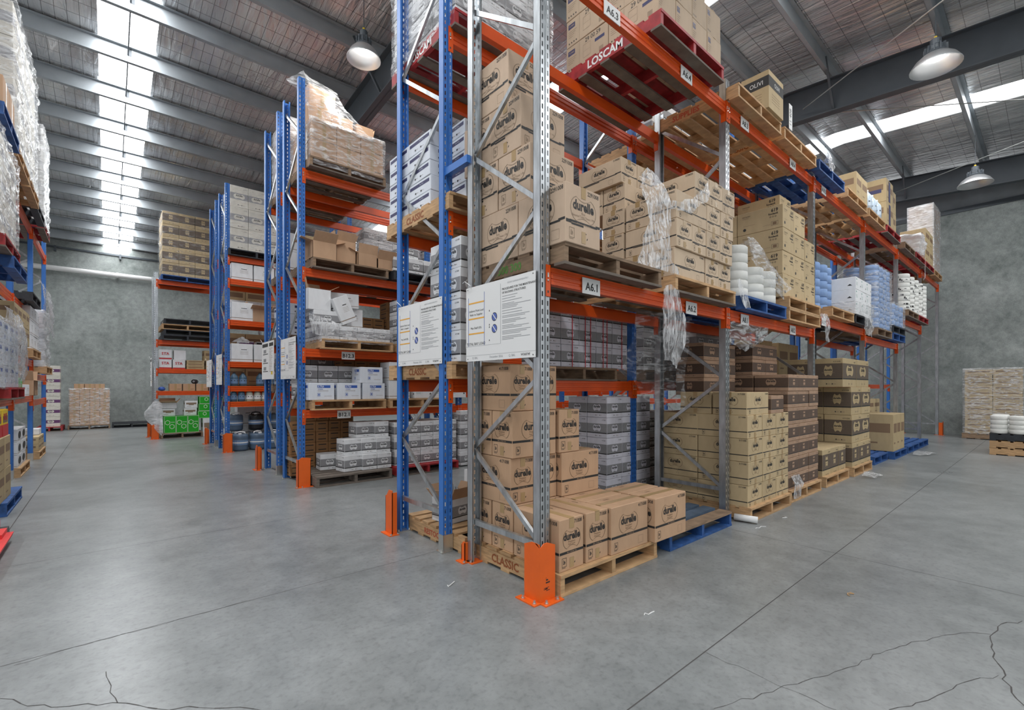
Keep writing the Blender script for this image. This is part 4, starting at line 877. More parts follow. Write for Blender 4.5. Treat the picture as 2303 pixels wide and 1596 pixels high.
# overhead, third bay on
pallet('new', 6.56, -.13, L2, 'wooden pallet overhead in the third bay with two tan boxes', w=1.15); pallet('new', 7.85, -.13, L2, 'wooden pallet overhead with clear bottles', w=1.17); pallet('red', 9.17, -.13, L2, 'red pallet overhead with tall navy banded cartons', w=1.17)
stack('GC', 7.05, -.12, P2, 2, 1, 1, 'tan box', 'on the overhead third bay pallet', dims=(.34,.35,.40))
for i in range(6): bottle(8.0+.17*i, -.05+.06*(i%2), P2, .08, .36, mat('bottle_clear_blue', (.50,.60,.70), .25), f'clear blue bottle on the overhead pallet, {colw(i,6)}', 'clear bottles overhead', lab=mat('bottle_clear_blue', (.5,.6,.7), .25), cap=WHITE)
for k in range(2):
    for i in range(2):
        o = carton('GC', 9.12+.6*i, -.12+.06*i, P2+.45*k, f'tall carton with navy corner on the overhead red pallet, {tier(k,2)}, {colw(i,2)}', dims=(.58,.45,.448)); b = MB(); b.box((-.10,-.2270,.03),(.04,-.2255,.42),NAVY); b.obj('printed_band', o); b = MB(); b.box((-.2925,-.15,.18),(-.2905,.12,.25),NAVY); b.obj('printed_band', o)
pallet('old', 10.78, -.13, L2, 'dark wooden pallet overhead before the white bag', w=1.1); pallet('red', 11.95, -.14, L2, 'second red pallet overhead toward the right wall', w=1.15); pallet('red', 13.2, -.14, L2, 'third red pallet overhead toward the right wall', w=1.15); pallet('new', 14.5, -.14, L2, 'last wooden pallet overhead before the right wall', w=1.17)
wrap(12.05,-.16,4.53,12.75,.2,4.98,'milky plastic bag lying overhead left of the last cartons', FILMW, amp=.09, seed=6)
film([[(12.55,-.2,4.5),(12.62,-.2,4.5)],[(12.5,-.21,4.0),(12.58,-.21,4.0)],[(12.3,-.2,3.95),(12.38,-.2,3.9)]], 'narrow tail of film hanging from the overhead red pallet', FILMC, amp=.02, sc=7, n=7, seed=16)
stack('GC', 13.22, -.12, P2, 2, 1, 2, 'tan box with brown print', 'overhead near the right wall', dims=(.56,.5,.42))
stack('P', 14.45, -.1, P2, 2, 1, 4, 'pale wrapped carton', 'last overhead load by right wall', dims=(.55,.5,.44))
wrap(14.44,-.11,P2,15.56,.42,P2+1.78,'milky wrap round the last overhead load before the right wall', FILMW, seed=8)

# ---------------------------------------------------------------- blue rack behind the front rack
pallet('new', .05, .95, 0, 'pale stamped pallet on the floor inside the nearest blue frame', 'RESTOCK', w=1.165, d=1.0)
open_box(.30, 1.50, PZ, .30, .26, .22, M_W, 'open white box of steel brackets on the stamped floor pallet', 8, (65,55,60,50), GREYP)
m = MB(); t = thing('bracket_bundle', 'bundle of small grey steel brackets sticking out of an open box', 'brackets', (.30,1.50,PZ+.02))
for k in range(6): m = MB(); m.bar((-.08+.03*k,-.06+.02*k,.0),(-.05+.035*k,.02+.01*k,.33-.02*k),.05,.012,GALV); m.obj('bracket', t)
carton('X', .62, 1.36, PZ, 'overturned white carton with dark print beside the open bracket box', 0, (.40,.42,.40))
for i, (x0, y0, nx, ny, nz, w) in enumerate(((1.96,1.14,3,2,5,'in the near stack under beam'),(1.36,1.80,2,1,5,'in the rear stack under beam'))): stack('WP', x0+(.22 if i == 0 else 0), y0, PZ-.06, nx, ny, nz, 'lilac white grey banded box', w)
pallet('black', 2.16, 1.12, -.086+.0, 'dark pallet under the lilac white cartons', w=1.0) if 0 else None
pallet('old', 1.16, 1.10, LVB[0], 'dark wooden pallet on the blue rack under strapped cartons', w=1.165); pallet('new', -.02, 1.03, LVB[0], 'pale pallet on the blue rack under the single column of white cartons', 'CLASSIC', w=1.14)
stack('WP', 1.10, 1.12, LVB[0]+PZ, 5, 1, 3, 'red strapped grey banded box', 'blue rack above lilac stack', dims=(.285,.30,.235))
m = MB()
for x in (1.55,1.76,1.85,2.07,2.14,2.42): m.box((x,1.108,LVB[0]+PZ),(x+.008,1.112,LVB[0]+PZ+.70),REDP)
tag(m.obj('strapping_band'), 'thin red strapping bands round the grey banded cartons on the blue rack', 'strap')
stack('W', .03, .985, LVB[0]+PZ, 2, 2, 4, 'white grey banded box', 'column between blue and grey posts', dims=(.23,.24,.262))
pallet('new', -.03, 1.06, LVB[1], 'pale stamped pallet on the second level of the blue rack', 'CLASSIC', w=1.165); pallet('new', 1.3, 1.06, LVB[1], 'plain pallet on the second level of the blue rack', 'CLASSIC', w=1.165)
stack('N', .0, 1.42, LVB[1]+PZ, 2, 2, 5, 'white carton with navy stripe', 'second level of the blue rack, rear', dims=(.36,.40,.14) if 0 else (.30,.40,.135), group='white navy striped cartons')
stack('N', .14, 1.07, LVB[1]+PZ, 2, 1, 5, 'white carton with navy stripe', 'second level of the blue rack, front', dims=(.40,.30,.135), group='white navy striped cartons')
pallet('red', .02, 1.05, LVB[2], 'red pallet with white lettering high on the blue rack', 'LOSCAM', w=1.165)
stack('W', .04, 1.08, LVB[2]+PZ, 4, 3, 4, 'pale grey carton', 'high on the blue rack red pallet', dims=(.28,.37,.24))
wrap(.03,1.07,LVB[2]+PZ-.05,1.19,2.2,LVB[2]+PZ+.97,'shiny clear wrap round the pale load high on the blue rack',FILM,seed=11,amp=.02)
pallet('new', 2.75, 1.06, LVB[1], 'pale pallet on the blue rack behind the A6.2 cartons', w=1.165)
stack('X', 2.8, 1.1, LVB[1]+PZ, 3, 1, 2, 'plain white carton', 'on the blue rack behind the second grey frame', dims=(.36,.4,.28))
pallet('old', 2.85, 1.08, LVB[0], 'dark pallet on the blue rack in the second bay', w=1.165); stack('W', 2.9, 1.12, LVB[0]+PZ, 4, 1, 3, 'dim grey banded carton', 'on the blue rack second bay')
stack('W', 4.2, 1.12, LVB[0]+PZ, 4, 1, 3, 'shaded grey carton', 'on the blue rack right of second bay', dims=(.28,.36,.3)); pallet('old', 4.15, 1.08, LVB[0], 'dark pallet on the blue rack right of the second bay', w=1.165)
stack('W', 3.2, 1.3, .02, 3, 1, 4, 'dim grey banded box', 'on the floor behind the straw cartons', dims=(.30,.4,.26))
for i in range(4):
    pallet('new', 3.0+1.3*i, 1.06, LVB[2], f'pallet on the top level of the blue rack, {colw(i,4)}', w=1.165)
    stack('W', 3.04+1.3*i, 1.1, LVB[2]+PZ, 3, 1, 2, 'grey wrapped carton', f'top of the blue rack, load {ORD[i]}', dims=(.36,.4,.26))
for i in range(2): stack('GC', 5.9+1.3*i, 1.1, 1.6+.02, 2, 1, 1, 'grey film covered carton', f'far end of the blue rack, load {ORD[i]}', dims=(.5,.5,.6)); pallet('old', 5.85+1.3*i, 1.06, LVB[0], f'pallet at the far end of the blue rack, load {ORD[i]}')

# ---------------------------------------------------------------- B12 rack
pallet('grey', -.01, 4.42, 0, 'grey weathered pallet on the floor beside the B12 guard', w=1.13); pallet('red', 1.2, 4.44, 0, 'dark red pallet on the floor right of the grey pallet', w=1.165)
gw = 'grey banded white box'; gg = 'grey banded white boxes on the grey pallet'
for (x, y, k, r, n) in ((.42,4.60,0,8,'front of the bottom layer'),(.23,4.95,0,-6,'alone at the left rear'),(.71,4.56,0,0,'bottom layer, middle'),(.945,4.56,0,0,'bottom layer, right'),(.44,4.62,1,6,'second layer, left'),(.71,4.62,1,0,'second layer, middle'),(.94,4.58,1,0,'second layer, right'),(.66,4.72,2,5,'top layer, left'),(.935,4.64,2,0,'top layer, right')):
    carton('W', x, y, PZ+.2395*k, f'{gw} on the grey floor pallet, {n}', r, (.285,.26,.238) if r else None, gg)
stack('W', 1.26, 4.62, PZ-.03, 5, 2, 3, gw, 'on the dark red floor pallet')
stack('W', 2.5, 4.58, .02, 2, 1, 4, gw, 'in the column right of the red pallet', dims=(.28,.3,.24))
stack('K', -.10, 5.36, .04, 5, 1, 5, 'orange brown carton', 'behind the grey floor pallet', dims=(.19,.32,.163)); stack('K', .12, 5.40, .04+.8225, 4, 1, 1, 'orange brown carton', 'highest behind the grey floor pallet', dims=(.19,.3,.163))
pallet('black', -.08, 5.32, -.106, '', w=1) if 0 else None
pallet('new', -.02, 4.58, LB[0], 'pale pallet on the lower labelled beam of the B12 rack', w=1.12); pallet('new', 1.17, 4.58, LB[0], 'pale pallet at the right on the lower labelled B12 beam', w=1.16)
for (x, y, k, n) in ((-.06,4.60,0,'bottom left'),(.345,4.61,0,'bottom middle'),(.735,4.62,0,'bottom right'),(.70,4.62,1,'standing on top')): carton('B', x, y, LB[0]+PZ+.2455*k, f'white box with blue print above the B12.1 label, {n}', 0, (.36,.34,.245), 'white boxes with blue print')
for k in range(2): carton('X', 1.17, 4.62, LB[0]+PZ+.291*k, f'plain white box right of the blue printed boxes, {tier(k,2)}', 0, (.36,.34,.29), 'plain white boxes above the B12.1 beam')
for k in range(1): stack('V', 1.62, 4.62, LB[0]+PZ, 3, 1, 1, 'white box with green mark', 'right end above the B12.1 beam', dims=(.34,.34,.21))
stack('W', -.08, 5.06, LB[0]+PZ, 3, 1, 2, 'grey banded box', 'behind the blue printed boxes', dims=(.30,.30,.255))
stack('K', .72, 5.45, LB[0]+PZ-.04, 5, 1, 4, 'dark brown box', 'deep behind the blue printed boxes', dims=(.22,.3,.165))
pallet('new', .11, 4.56, LB[1], 'pale pallet on the upper labelled beam of the B12 rack', w=1.10); pallet('new', 1.3, 4.56, LB[1], 'pale pallet at the right on the upper labelled B12 beam', w=1.10)
stack('W', .12, 4.60, LB[1]+PZ, 4, 2, 1, 'film covered grey banded box', 'above the B12.3 label', dims=(.26,.40,.20))
carton('W', .02, 4.64, LB[1]+PZ+.201, 'grey banded box on the film covered row above B12.3', 0, (.40,.36,.21))
open_box(.10, 4.84, LB[1]+PZ+.412, .33, .36, .30, M_W, 'open white box with raised flaps above the B12.3 label', 3, (None,30,70,80))
carton('X', .50, 4.86, LB[1]+PZ+.201, 'plain white box standing behind the leaning one above B12.3', 0, (.34,.34,.31))
carton('X', .36, 4.82, LB[1]+PZ+.512, 'white box with torn corner on top above the B12.3 label', -12, (.42,.34,.22))
o = carton('X', .40, 4.60, LB[1]+PZ+.212, 'white box with blue edge leaning over above the B12.3 label', 0, (.24,.30,.40)); o.rotation_euler = (0,math.radians(-24),math.radians(4)); o.location.z += .05
wrap(.11,4.58,LB[1]+.10,1.20,5.42,LB[1]+PZ+.20,'clear film stretched round the low row above the B12.3 label',FILM,seed=13,top=False,amp=.012)
film([[(-.05,4.60,2.44),(.10,4.58,2.40),(.30,4.57,2.34)],[(-.05,4.58,2.36),(.10,4.56,2.33),(.40,4.56,2.31)],[(.0,4.57,2.15),(.12,4.56,2.14),(.2,4.57,2.13)]], 'loose film strands at the left end above the B12.3 label', FILMC, amp=.02, sc=8, n=6, seed=21)
stack('K', .80, 5.3, LB[1]+PZ, 3, 1, 3, 'orange brown box', 'behind the film covered row, left', dims=(.20,.3,.155)); stack('K', 1.42, 5.2, LB[1]+PZ, 2, 1, 5, 'orange brown box', 'behind the film covered row, right', dims=(.20,.3,.15))
m = MB(); m.box((.86,5.32,LB[1]+PZ+.47),(1.0,5.45,LB[1]+PZ+.55),YEL); tag(m.obj('yellow_box'), 'small yellow box lying on the orange brown boxes', 'box')
stack('W', 1.34, 4.60, LB[1]+PZ, 3, 1, 3, 'grey banded carton', 'right of the B12.3 row', dims=(.28,.36,.235))
pallet('old', .0, 4.60, LB[2], 'wooden pallet high on the B12 rack with open brown boxes', w=1.15); pallet('black', 1.22, 4.56, LB[2], 'dark blue pallet high on the B12 rack', 'CHEP', w=1.165)
for (x, y, w, d, h, n, fl) in ((.0,4.62,.34,.36,.24,'left',(50,20,60,10)),(.36,4.70,.30,.32,.34,'second',(70,70,80,80)),(.68,4.66,.32,.32,.20,'third',(80,10,60,20)),(.98,4.66,.32,.32,.16,'right',(60,-30,40,40))): open_box(x+w/2, y+d/2, LB[2]+PZ, w, d, h, M_D, f'opened plain brown box high on the B12 rack, {n}', 0, fl)
carton('GC', .02, 5.05, LB[2]+PZ, 'plain brown box at the rear left high on the B12 rack', 0, (.45,.35,.42))
stack('W', 1.24, 4.62, LB[2]+PZ, 4, 1, 1, 'tumbled grey banded box', 'on the dark blue high pallet', dims=(.27,.3,.26))
carton('W', 1.40, 4.66, LB[2]+PZ+.262, 'grey banded box on top of the tumbled row', 10, (.3,.3,.23)); carton('X', 2.1, 4.65, LB[2]+PZ+.262, 'plain brown topped box right of the tumbled row', 0, (.3,.3,.2))
pallet('old', -.06, 4.55, LB[3], 'dark wooden pallet on top of the B12 rack', w=1.14)
stack('P', -.02, 4.60, LB[3]+PZ, 3, 2, 2, 'wrapped brown carton', 'on top of the B12 rack', dims=(.355,.46,.28))
for (x, y, k, n) in ((.02,4.9,0,'left'),(.36,4.9,0,'middle')): carton('P', x, y, LB[3]+PZ+.563, f'wrapped brown carton raised on top of the B12 rack, {n}', 0, (.34,.40,.34))
carton('P', .03, 4.92, LB[3]+PZ+.905, 'highest brown carton under film on top of the B12 rack', 4, (.40,.38,.32)); open_box(.87, 5.0, LB[3]+PZ+.563, .28, .3, .16, M_D, 'small open brown box at the right on top of the B12 rack', 0, (90,80,80,90))
wrap(-.03,4.58,LB[3]+.06,1.06,5.53,LB[3]+PZ+.56,'shiny film wrapped round the load on top of the B12 rack',FILM,seed=15,amp=.025)
film([[(-.28,4.9,5.78),(-.05,4.85,6.0),(.04,4.9,5.95),(.30,4.88,5.88),(.44,4.9,5.86)],[(-.12,4.8,5.6),(.0,4.78,5.75),(.15,4.76,5.7),(.40,4.78,5.65),(.58,4.85,5.62)],[(-.04,4.7,5.35),(.05,4.66,5.4),(.25,4.62,5.35),(.55,4.64,5.32),(.85,4.7,5.3)],[(-.04,4.60,5.15),(.1,4.58,5.16),(.35,4.57,5.15),(.65,4.57,5.14),(.95,4.60,5.16)]], 'loose clear film tented over the highest cartons of the B12 rack', FILM, amp=.03, sc=4, n=6, seed=22)
# the rack behind it
pallet('old', -.05, 5.78, 4.50, 'pallet on top of the rack behind the B12 rack', w=1.14); stack('P', -.02, 5.82, 4.646, 3, 2, 3, 'film wrapped carton', 'top of the rack behind B12', dims=(.36,.4,.36)); wrap(-.03,5.80,4.6,1.1,6.63,5.75,'milky wrap round the load behind the B12 rack',FILMW,seed=17)
pallet('old', -.02, 5.80, 1.3, 'pallet on the rack behind the B12 rack, low level', w=1.14); pallet('old', -.02, 5.80, 2.1, 'pallet on the rack behind the B12 rack, middle level', w=1.14); pallet('old', -.02, 5.80, 3.15, 'pallet on the rack behind the B12 rack, upper level', w=1.14)
stack('N', .0, 5.84, 2.246, 3, 2, 3, 'navy striped white box', 'middle level behind the B12 rack', dims=(.36,.4,.17)); stack('X', .0, 5.84, 3.296, 3, 1, 2, 'white grey box', 'upper level behind the B12 rack', dims=(.36,.4,.30)); stack('W', .0, 5.84, 1.446, 3, 2, 2, 'grey box', 'low level behind the B12 rack', dims=(.36,.4,.26))
stack('GC', .0, 5.85, .02, 3, 1, 3, 'dull brown box', 'floor behind the B12 rack', dims=(.36,.4,.3))
for i in range(3):
    pallet('old', 1.25+1.25*i, 5.80, 3.15, f'dark pallet deep behind the B12 rack, upper level, {colw(i,3)}', w=1.165)
    stack('W', 1.28+1.25*i, 5.84, 3.296, 4, 1, 4, 'shrink wrapped grey banded box', f'deep behind B12, {ORD[i]} load', dims=(.275,.36,.24))
wrap(1.27,5.82,3.29,2.40,6.3,4.26,'shrink wrap round the first grey load deep behind the B12 rack',FILM,seed=18)

# ---------------------------------------------------------------- drum rack
pallet('black', -.24, 9.34, LC[5], 'black pallet on top of the drum rack', w=1.1)
stack('CW', -.20, 9.38, LC[5]+PZ, 3, 2, 3, 'cream carton with grey band', 'on top of the drum rack', dims=(.345,.50,.46)); wrap(-.21,9.37,LC[5]+PZ,.86,10.4,LC[5]+PZ+1.37,'thin film round the cream cartons on top of the drum rack',FILMT,seed=19,top=False,amp=.008)
for lv, n, hh, nm in ((LC[4],3,.36,'upper'),(LC[3],2,.40,'second'),(LC[2],2,.40,'third')):
    for i in range(n):
        if lv == LC[3] and i == 1: open_box(.40, 9.64, lv+.003, .44, .36, .28, M_D, 'opened brown carton of white bags on the drum rack', 4, (25,60,70,70)); continue
        carton('X', -.17+.44*i, 9.44, lv+.003, f'white box with grey stripe on the {nm} shelf of the drum rack, {colw(i,n)}', 0, (.42,.40,hh), 'white boxes on the drum rack')
stack('W', -.16, 9.95, LC[3]+.003, 4, 1, 2, 'white grey banded box', 'deep on the second drum rack shelf', dims=(.34,.25,.26))
for i, (w, n) in enumerate(((.30,'maroon'),(.40,'black and silver'))): o = carton('X', .06+.36*i, 9.88, LC[2]+.003, f'{n} printed box at the rear of the third drum rack shelf', 0, (w,.25,.5)); b = MB(); b.box((-w/2,-.1265,.27),(w/2,-.1255,.48),PURP if i == 0 else INK); b.obj('printed_band', o)
film([[(-.10,9.50,2.44),(.05,9.5,2.52),(.2,9.52,2.44)],[(-.12,9.6,2.38),(.05,9.62,2.40),(.22,9.6,2.38)]], 'crumpled white plastic on a box on the third drum rack shelf', FILMW, amp=.03, sc=8, n=6, seed=23)
for lv in (LC[0], LC[1], LC[2], LC[3], LC[4]):
    m = MB(); m.box((-.19,9.44,lv-.012),(2.35,10.2,lv+.001),WOOD); tag(m.obj('shelf_board'), f'wooden shelf board on the drum rack, {ORD[[LC[0],LC[1],LC[2],LC[3],LC[4]].index(lv)]} from the floor', 'shelf board')
for i in range(6):
    if i == 2: continue
    bottle(-.10+.17*i, 9.53, LC[1]+.003, .078, .30, CANB, f'dark blue bottle on the drum rack upper bottle shelf, {colw(i,6)}', 'dark blue bottles', lab=mat('drum_label', (.16,.26,.42), .5))
for i in range(7): bottle(-.12+.158*i, 9.52, LC[0]+.003, .072, .27, CANB if i < 2 else CANW, f"{'blue' if i < 2 else 'cream'} bottle on the drum rack lower bottle shelf, {colw(i,7)}", 'bottles on the lower shelf', lab=mat('drum_label', (.16,.26,.42), .5) if i < 2 else WHITE, cap=CANB if i < 2 else CANW)
for i in range(4): drum(.02+.335*i, 9.52, .003, f'blue grey drum on the floor of the drum rack, {colw(i,4)}', 'blue drums')
for i in range(3): drum(-.02+.42*i, 9.86, .003, f'rear blue grey drum on the floor, {colw(i,3)}', 'blue drums'); drum(-.02+.42*i, 9.86, .416, f'{"black" if i == 1 else "blue grey"} drum raised in the rear row, {colw(i,3)}', 'blue drums', BLACKP if i == 1 else CAN)
stack('X', .1, 10.3, .03, 3, 1, 2, 'pale box', 'behind the drums', dims=(.38,.3,.45))
for i, z in enumerate((1.3,2.1,3.2,4.4)): pallet('old', -.2, 10.64, z, f'dark pallet on the rack behind the drum rack, level {ORD[i]}', w=1.14); stack('GC', -.16, 10.68, z+PZ, 2, 1, 1, 'brown carton', f'behind the drum rack, level {ORD[i]}', dims=(.5,.5,.45))

# ---------------------------------------------------------------- green box rack by the back wall
pallet('blue', -1.12, 13.5, LD[3], 'dark blue pallet on top of the green box rack', w=1.165)
stack('H', -1.09, 13.54, LD[3]+PZ, 3, 2, 5, 'brown banded carton', 'tall load by the back wall', dims=(.37,.5,.345)); wrap(-1.10,13.53,LD[3]+PZ,.04,14.6,LD[3]+PZ+1.73,'thin film round the tall brown banded load by the back wall',FILMT,seed=24,top=False,amp=.012)
for i, k in enumerate(('grey','black','new','black')): pallet('black' if i == 0 else k, -1.10+.05*(i%2), 13.52, LD[2]+.147*i, ['bottom black pallet of the stack on the green box rack','grey black pallet second in the stack on the green box rack','pale pallet third in the stack on the green box rack','topmost dark pallet of the stack on the green box rack'][i], 'CHEP' if i == 3 else '', w=1.165)
for lv in (LD[0], LD[1]): m = MB(); m.box((-1.17,13.62,lv-.012),(1.3,14.38,lv+.001),WOOD); tag(m.obj('shelf_board'), 'wooden shelf board on the green box rack, '+('lower' if lv == LD[0] else 'upper'), 'shelf board')
for i in range(2):
    for k in range(2):
        if i and k: continue
        o = carton('X', -1.15+.30*i, 13.66, LD[1]+.003+.262*k, f'white box with red print, {colw(i,2)} {tier(k,2)}, on the green box rack', 0, (.28,.34,.26), 'white boxes with red print'); b = MB(); b.text('STA',(0,-.171,.12),X_,Z_,.07,REDP,.02); b.box((-.139,-.1712,.0),(.139,-.1704,.03),REDP); b.obj('red_print', o)
m = MB(); m.box((-1.0+.18,13.68,LD[1]+.265),(-.55,13.98,LD[1]+.52),M_W); 
tag(m.obj('carton'), 'plain white box lying right of the red printed boxes, upper', 'carton')
for k in range(3): carton('GC', -.53, 13.68, LD[1]+.003+.085*k, f'flat brown pack with white tie on the green box rack, {tier(k,3)}', 0, (.42,.34,.083), 'flat brown packs')
carton('GC', -.07, 13.68, LD[1]+.003, 'film covered brown box at the right on the green box rack', 0, (.36,.34,.24)); carton('GC', -.12, 13.7, LD[1]+.245, 'plain brown box raised at the right on the green box rack', 3, (.34,.3,.30))
for i in range(5): carton('P', -.92+.31*i, 13.70, LD[0]+.003, f'taped brown box on the lower green box rack shelf, {colw(i,5)}', 0, (.285,.30,.20), 'taped brown boxes')
m = MB(); m.tube([(-.36,13.72,LD[0]+.265),(-.28,13.98,LD[0]+.265)], .062, BLACKP, 16); m.tube([(-.362,13.715,LD[0]+.265),(-.361,13.72,LD[0]+.265)], .03, GREYP, 12); tag(m.obj('black_roll', smooth=True), 'black roll lying on the taped brown boxes', 'roll')
m = MB(); m.lathe([(.02,0),(.07,.02),(.085,.06),(.06,.10),(.02,.115)], BLUEP, (-1.09,13.70,LD[0]+.003), 12); tag(m.obj('tape_ball', smooth=True), 'small blue and white bundle at the left of the lower shelf', 'bundle')
pallet('old', -1.12, 13.46, 0, 'dark pallet on the floor under the green cartons', w=.95)
def green(x, y, z, w, d, h, label, hexes=True):
    o = carton('GC', x, y, z, label, 0, (w,d,h), 'green and white cartons', False); o.data = o.data.copy(); o.data.materials[0] = M_GREEN if hexes else M_W
    for i in range(1, len(o.data.materials)): o.data.materials[i] = M_GREEN if hexes else INK_E
    b = MB(); oo, u, v = (0,-d/2,0), X_, Z_
    if hexes:
        WG = mat('print_pale_green', (.55,.75,.50), .6); b.frame(oo,u,v,-w/2,0,w/2,h,.008,WG,.001)
        for cx, cz in ((-w*.22,h*.62),(w*.16,h*.38)): b.ring(oo,u,v,[(cx+math.cos(a*1.047+.52)*min(w,h)*.25, cz+math.sin(a*1.047+.52)*min(w,h)*.27) for a in range(6)],.017,WG,.0014)
        b.rect(oo,u,v,w*.05,h*.62,w*.4,h*.65,WG,.0012)
    else: b.rect(oo,u,v,-w*.2,h*.4,w*.2,h*.55,INK_E,.001)
    b.obj('printed_front', o)
for i in range(3): green(-1.05+.265*i, 13.50, PZ, .26, .40, .46, f'large green carton on the floor pallet by the back wall, {colw(i,3)}')
for k in range(3): green(-.28+.02*k, 13.56, .52+.205*k, .58, .36, .20, f'wide green carton at the right of the green stack, {tier(k,3)}')
for i in range(2): green(-.17+.33*i, 13.5, .003, .29, .38, .51, f'white carton standing on the floor at the right of the green stack, {colw(i,2)}', False)
for (x, k, n) in ((-1.12,0,'lower left'),(-.62,0,'lower right'),(-.60,1,'upper right')): green(x+.02, 13.60, PZ+.463+.205*k, .30, .30, .20, f'white end of a carton on the green cartons, {n}', False)
open_box(-.95, 13.75, PZ+.665, .38, .3, .16, M_W, 'open white box with flaps on the left of the green stack', 0, (20,50,60,10))
film([[(-1.30,13.5,1.0),(-1.22,13.47,1.05),(-1.12,13.48,.95)],[(-1.5,13.5,.74),(-1.3,13.46,.75),(-1.12,13.47,.7)],[(-1.46,13.5,.62),(-1.25,13.46,.58),(-1.10,13.47,.5)],[(-1.14,13.5,.12),(-1.11,13.46,.1),(-1.06,13.47,.08)]], 'white plastic sheet hanging at the left of the green cartons', FILMW, amp=.05, sc=4, n=6, seed=25)

# ---------------------------------------------------------------- floor loads by the walls
pallet('old', -3.2, 18.65, 0, 'wooden pallet under the wrapped cartons at the back wall', w=1.05); stack('P', -3.16, 18.7, PZ, 4, 2, 3, 'wrapped brown carton', 'at the back wall', dims=(.245,.40,.385)); stack('P', -3.05, 18.75, PZ+1.16, 3, 1, 1, 'wrapped brown carton', 'crown at the back wall', dims=(.25,.4,.2))
wrap(-3.17,18.69,.06,-2.17,19.53,1.36,'shiny film round the brown cartons at the back wall',FILM,seed=26,amp=.025)
pallet('black', -2.1, 18.7, 0, 'dark empty pallet lying by the back wall', w=1.05); pallet('red', -3.9, 18.3, 0, 'red pallet under the purple printed stack', w=.6)
for k in range(6): o = carton('CW', -3.78, 18.4, PZ+.322*k, f'cream carton with purple panel in the narrow stack by the left rack, {tier(k,6)}', 0, (.42,.4,.32), 'purple printed cartons'); o.data = o.data.copy(); [o.data.materials.__setitem__(i, PURP) for i, q in enumerate(o.data.materials) if q is GREYP]
pallet('old', 15.5, -1.72, 0, 'wooden pallet under the wrapped cartons by the right wall', w=1.15, d=1.17)
stack('GC', 15.56, -1.68, PZ, 1, 2, 12, 'flat brown carton', 'wrapped load by the right wall', dims=(.50,.535,.142))
wrap(15.55,-1.69,.10,16.07,-.58,1.9,'shiny film round the flat brown cartons by the right wall',FILM,seed=27,amp=.03)
for k, kd in enumerate(('new','new','black')): pallet(kd, 11.7, -2.5, .147*k, ['bottom pale pallet under white rolls at right','second pale pallet under white rolls at right','black pallet carrying white rolls at right'][k], w=1.165)
for i in range(3):
    for j in range(4): 
        if i and j < 3: continue
        for k in range(2): roll(.13, .185, PAPER, 11.84+.27*i, -1.47-.27*j if i == 0 else -1.47-.27*(3-j), .441+.1855*k, f'white roll on the black pallet at right, row {ORD[i]}, {ORD[j]} column, {tier(k,2)}', 'white rolls at right')
# red pallet jack fork tip in the left foreground
t = thing('pallet_jack', 'bright red pallet jack lying at the left edge of the floor', 'pallet jack', (-2.93,3.2,0))
m = MB(); m.prism([(-.09,0,.05),(.075,0,.05),(.085,0,.085),(-.09,0,.085)], (0,-.55,0), (0,.75,0), REDPL); m.prism([(-.05,0,.085),(.04,0,.085),(.04,0,.12),(-.05,0,.12)],(0,.5,0),(0,.78,0),REDPL); m.obj('fork', t)
m = MB(); m.prism([(-.65,0,.05),(-.49,0,.05),(-.49,0,.085),(-.65,0,.085)], (0,-.55,0), (0,.75,0), REDPL); m.obj('fork', t)
m = MB(); m.box((-.65,.85,.05),(-.03,1.0,.16),REDPL); m.tube([(-.3,.85,.3),(-.3,1.0,1.1)],.025,REDPL,10); m.tube([(-.5,1.0,1.1),(-.1,1.0,1.1)],.02,BLACKP,10); m.obj('frame', t)
for x in (0,-.57):
    m = MB(); m.tube([(x-.04,-.4,.045),(x+.04,-.4,.045)],.043,BLACKP,14); m.tube([(x-.04,.85,.06),(x+.04,.85,.06)],.06,BLACKP,14); m.obj('wheel', t)

# ---------------------------------------------------------------- left rack loads (fronts face +X)
def lp(kind, xf, y, z, label, txt='', w=1.165): return pallet(kind, xf-1.165, y, z, label, txt, w, 1.165, math.pi/2)
def lst(kind, xf, y0, z, ny, nz, desc, place, dims, nx=1, **k): stack(kind, xf-nx*(dims[0]+.004), y0, z, nx, ny, nz, desc, place, dims=dims, **k)
lp('blue', -3.02, 5.14, 0, 'blue pallet sticking out at the foot of the left rack'); lst('GC', -3.06, 4.62, PZ, 3, 2, 'brown printed carton', 'on the blue pallet at left', (.40,.38,.35), 2)
for i in range(3):
    o = carton('GC', -3.42, 4.62+.37*i, PZ+.704, f'yellow and red promotional pack on the left floor load, {ORD[i]} along', 0, (.34,.36,.30), 'yellow packs'); o.data = o.data.copy(); o.data.materials[0] = YEL; b = MB()
    for (oo,u,v,fw) in (faces(.34,.36)['r'], faces(.34,.36)['f']): b.rect(oo,u,v,.0,.0,fw,.13,REDP,.001); b.text('PACK',Vector(oo)+Vector(u)*fw/2+Vector(v)*.18,u,v,.075,REDP,.03,.8)
    b.obj('printed_front', o)
lp('new', -3.22, 8.2, 0, 'pale pallet on the floor under oval marked boxes at left')
for i in range(2):
    for k in range(3):
        o = carton('X', -3.68, 8.24+.5*i, PZ+.20*k, f'white box with black oval on the left floor, {colw(i,2)}, {tier(k,3)}', 0, (.42,.46,.198), 'white boxes with black ovals'); b = MB(); oo,u,v,fw = faces(.42,.46)['r']; b.shape(Vector(oo)+Vector(u)*fw/2+Vector(v)*.1,u,v,[(math.cos(a*.4)*.14,math.sin(a*.4)*.06) for a in range(16)],INK,.0012); oo,u,v,fw = faces(.42,.46)['f']; b.shape(Vector(oo)+Vector(u)*fw/2+Vector(v)*.1,u,v,[(math.cos(a*.4)*.14,math.sin(a*.4)*.06) for a in range(16)],INK,.0012); b.obj('oval_mark', o)
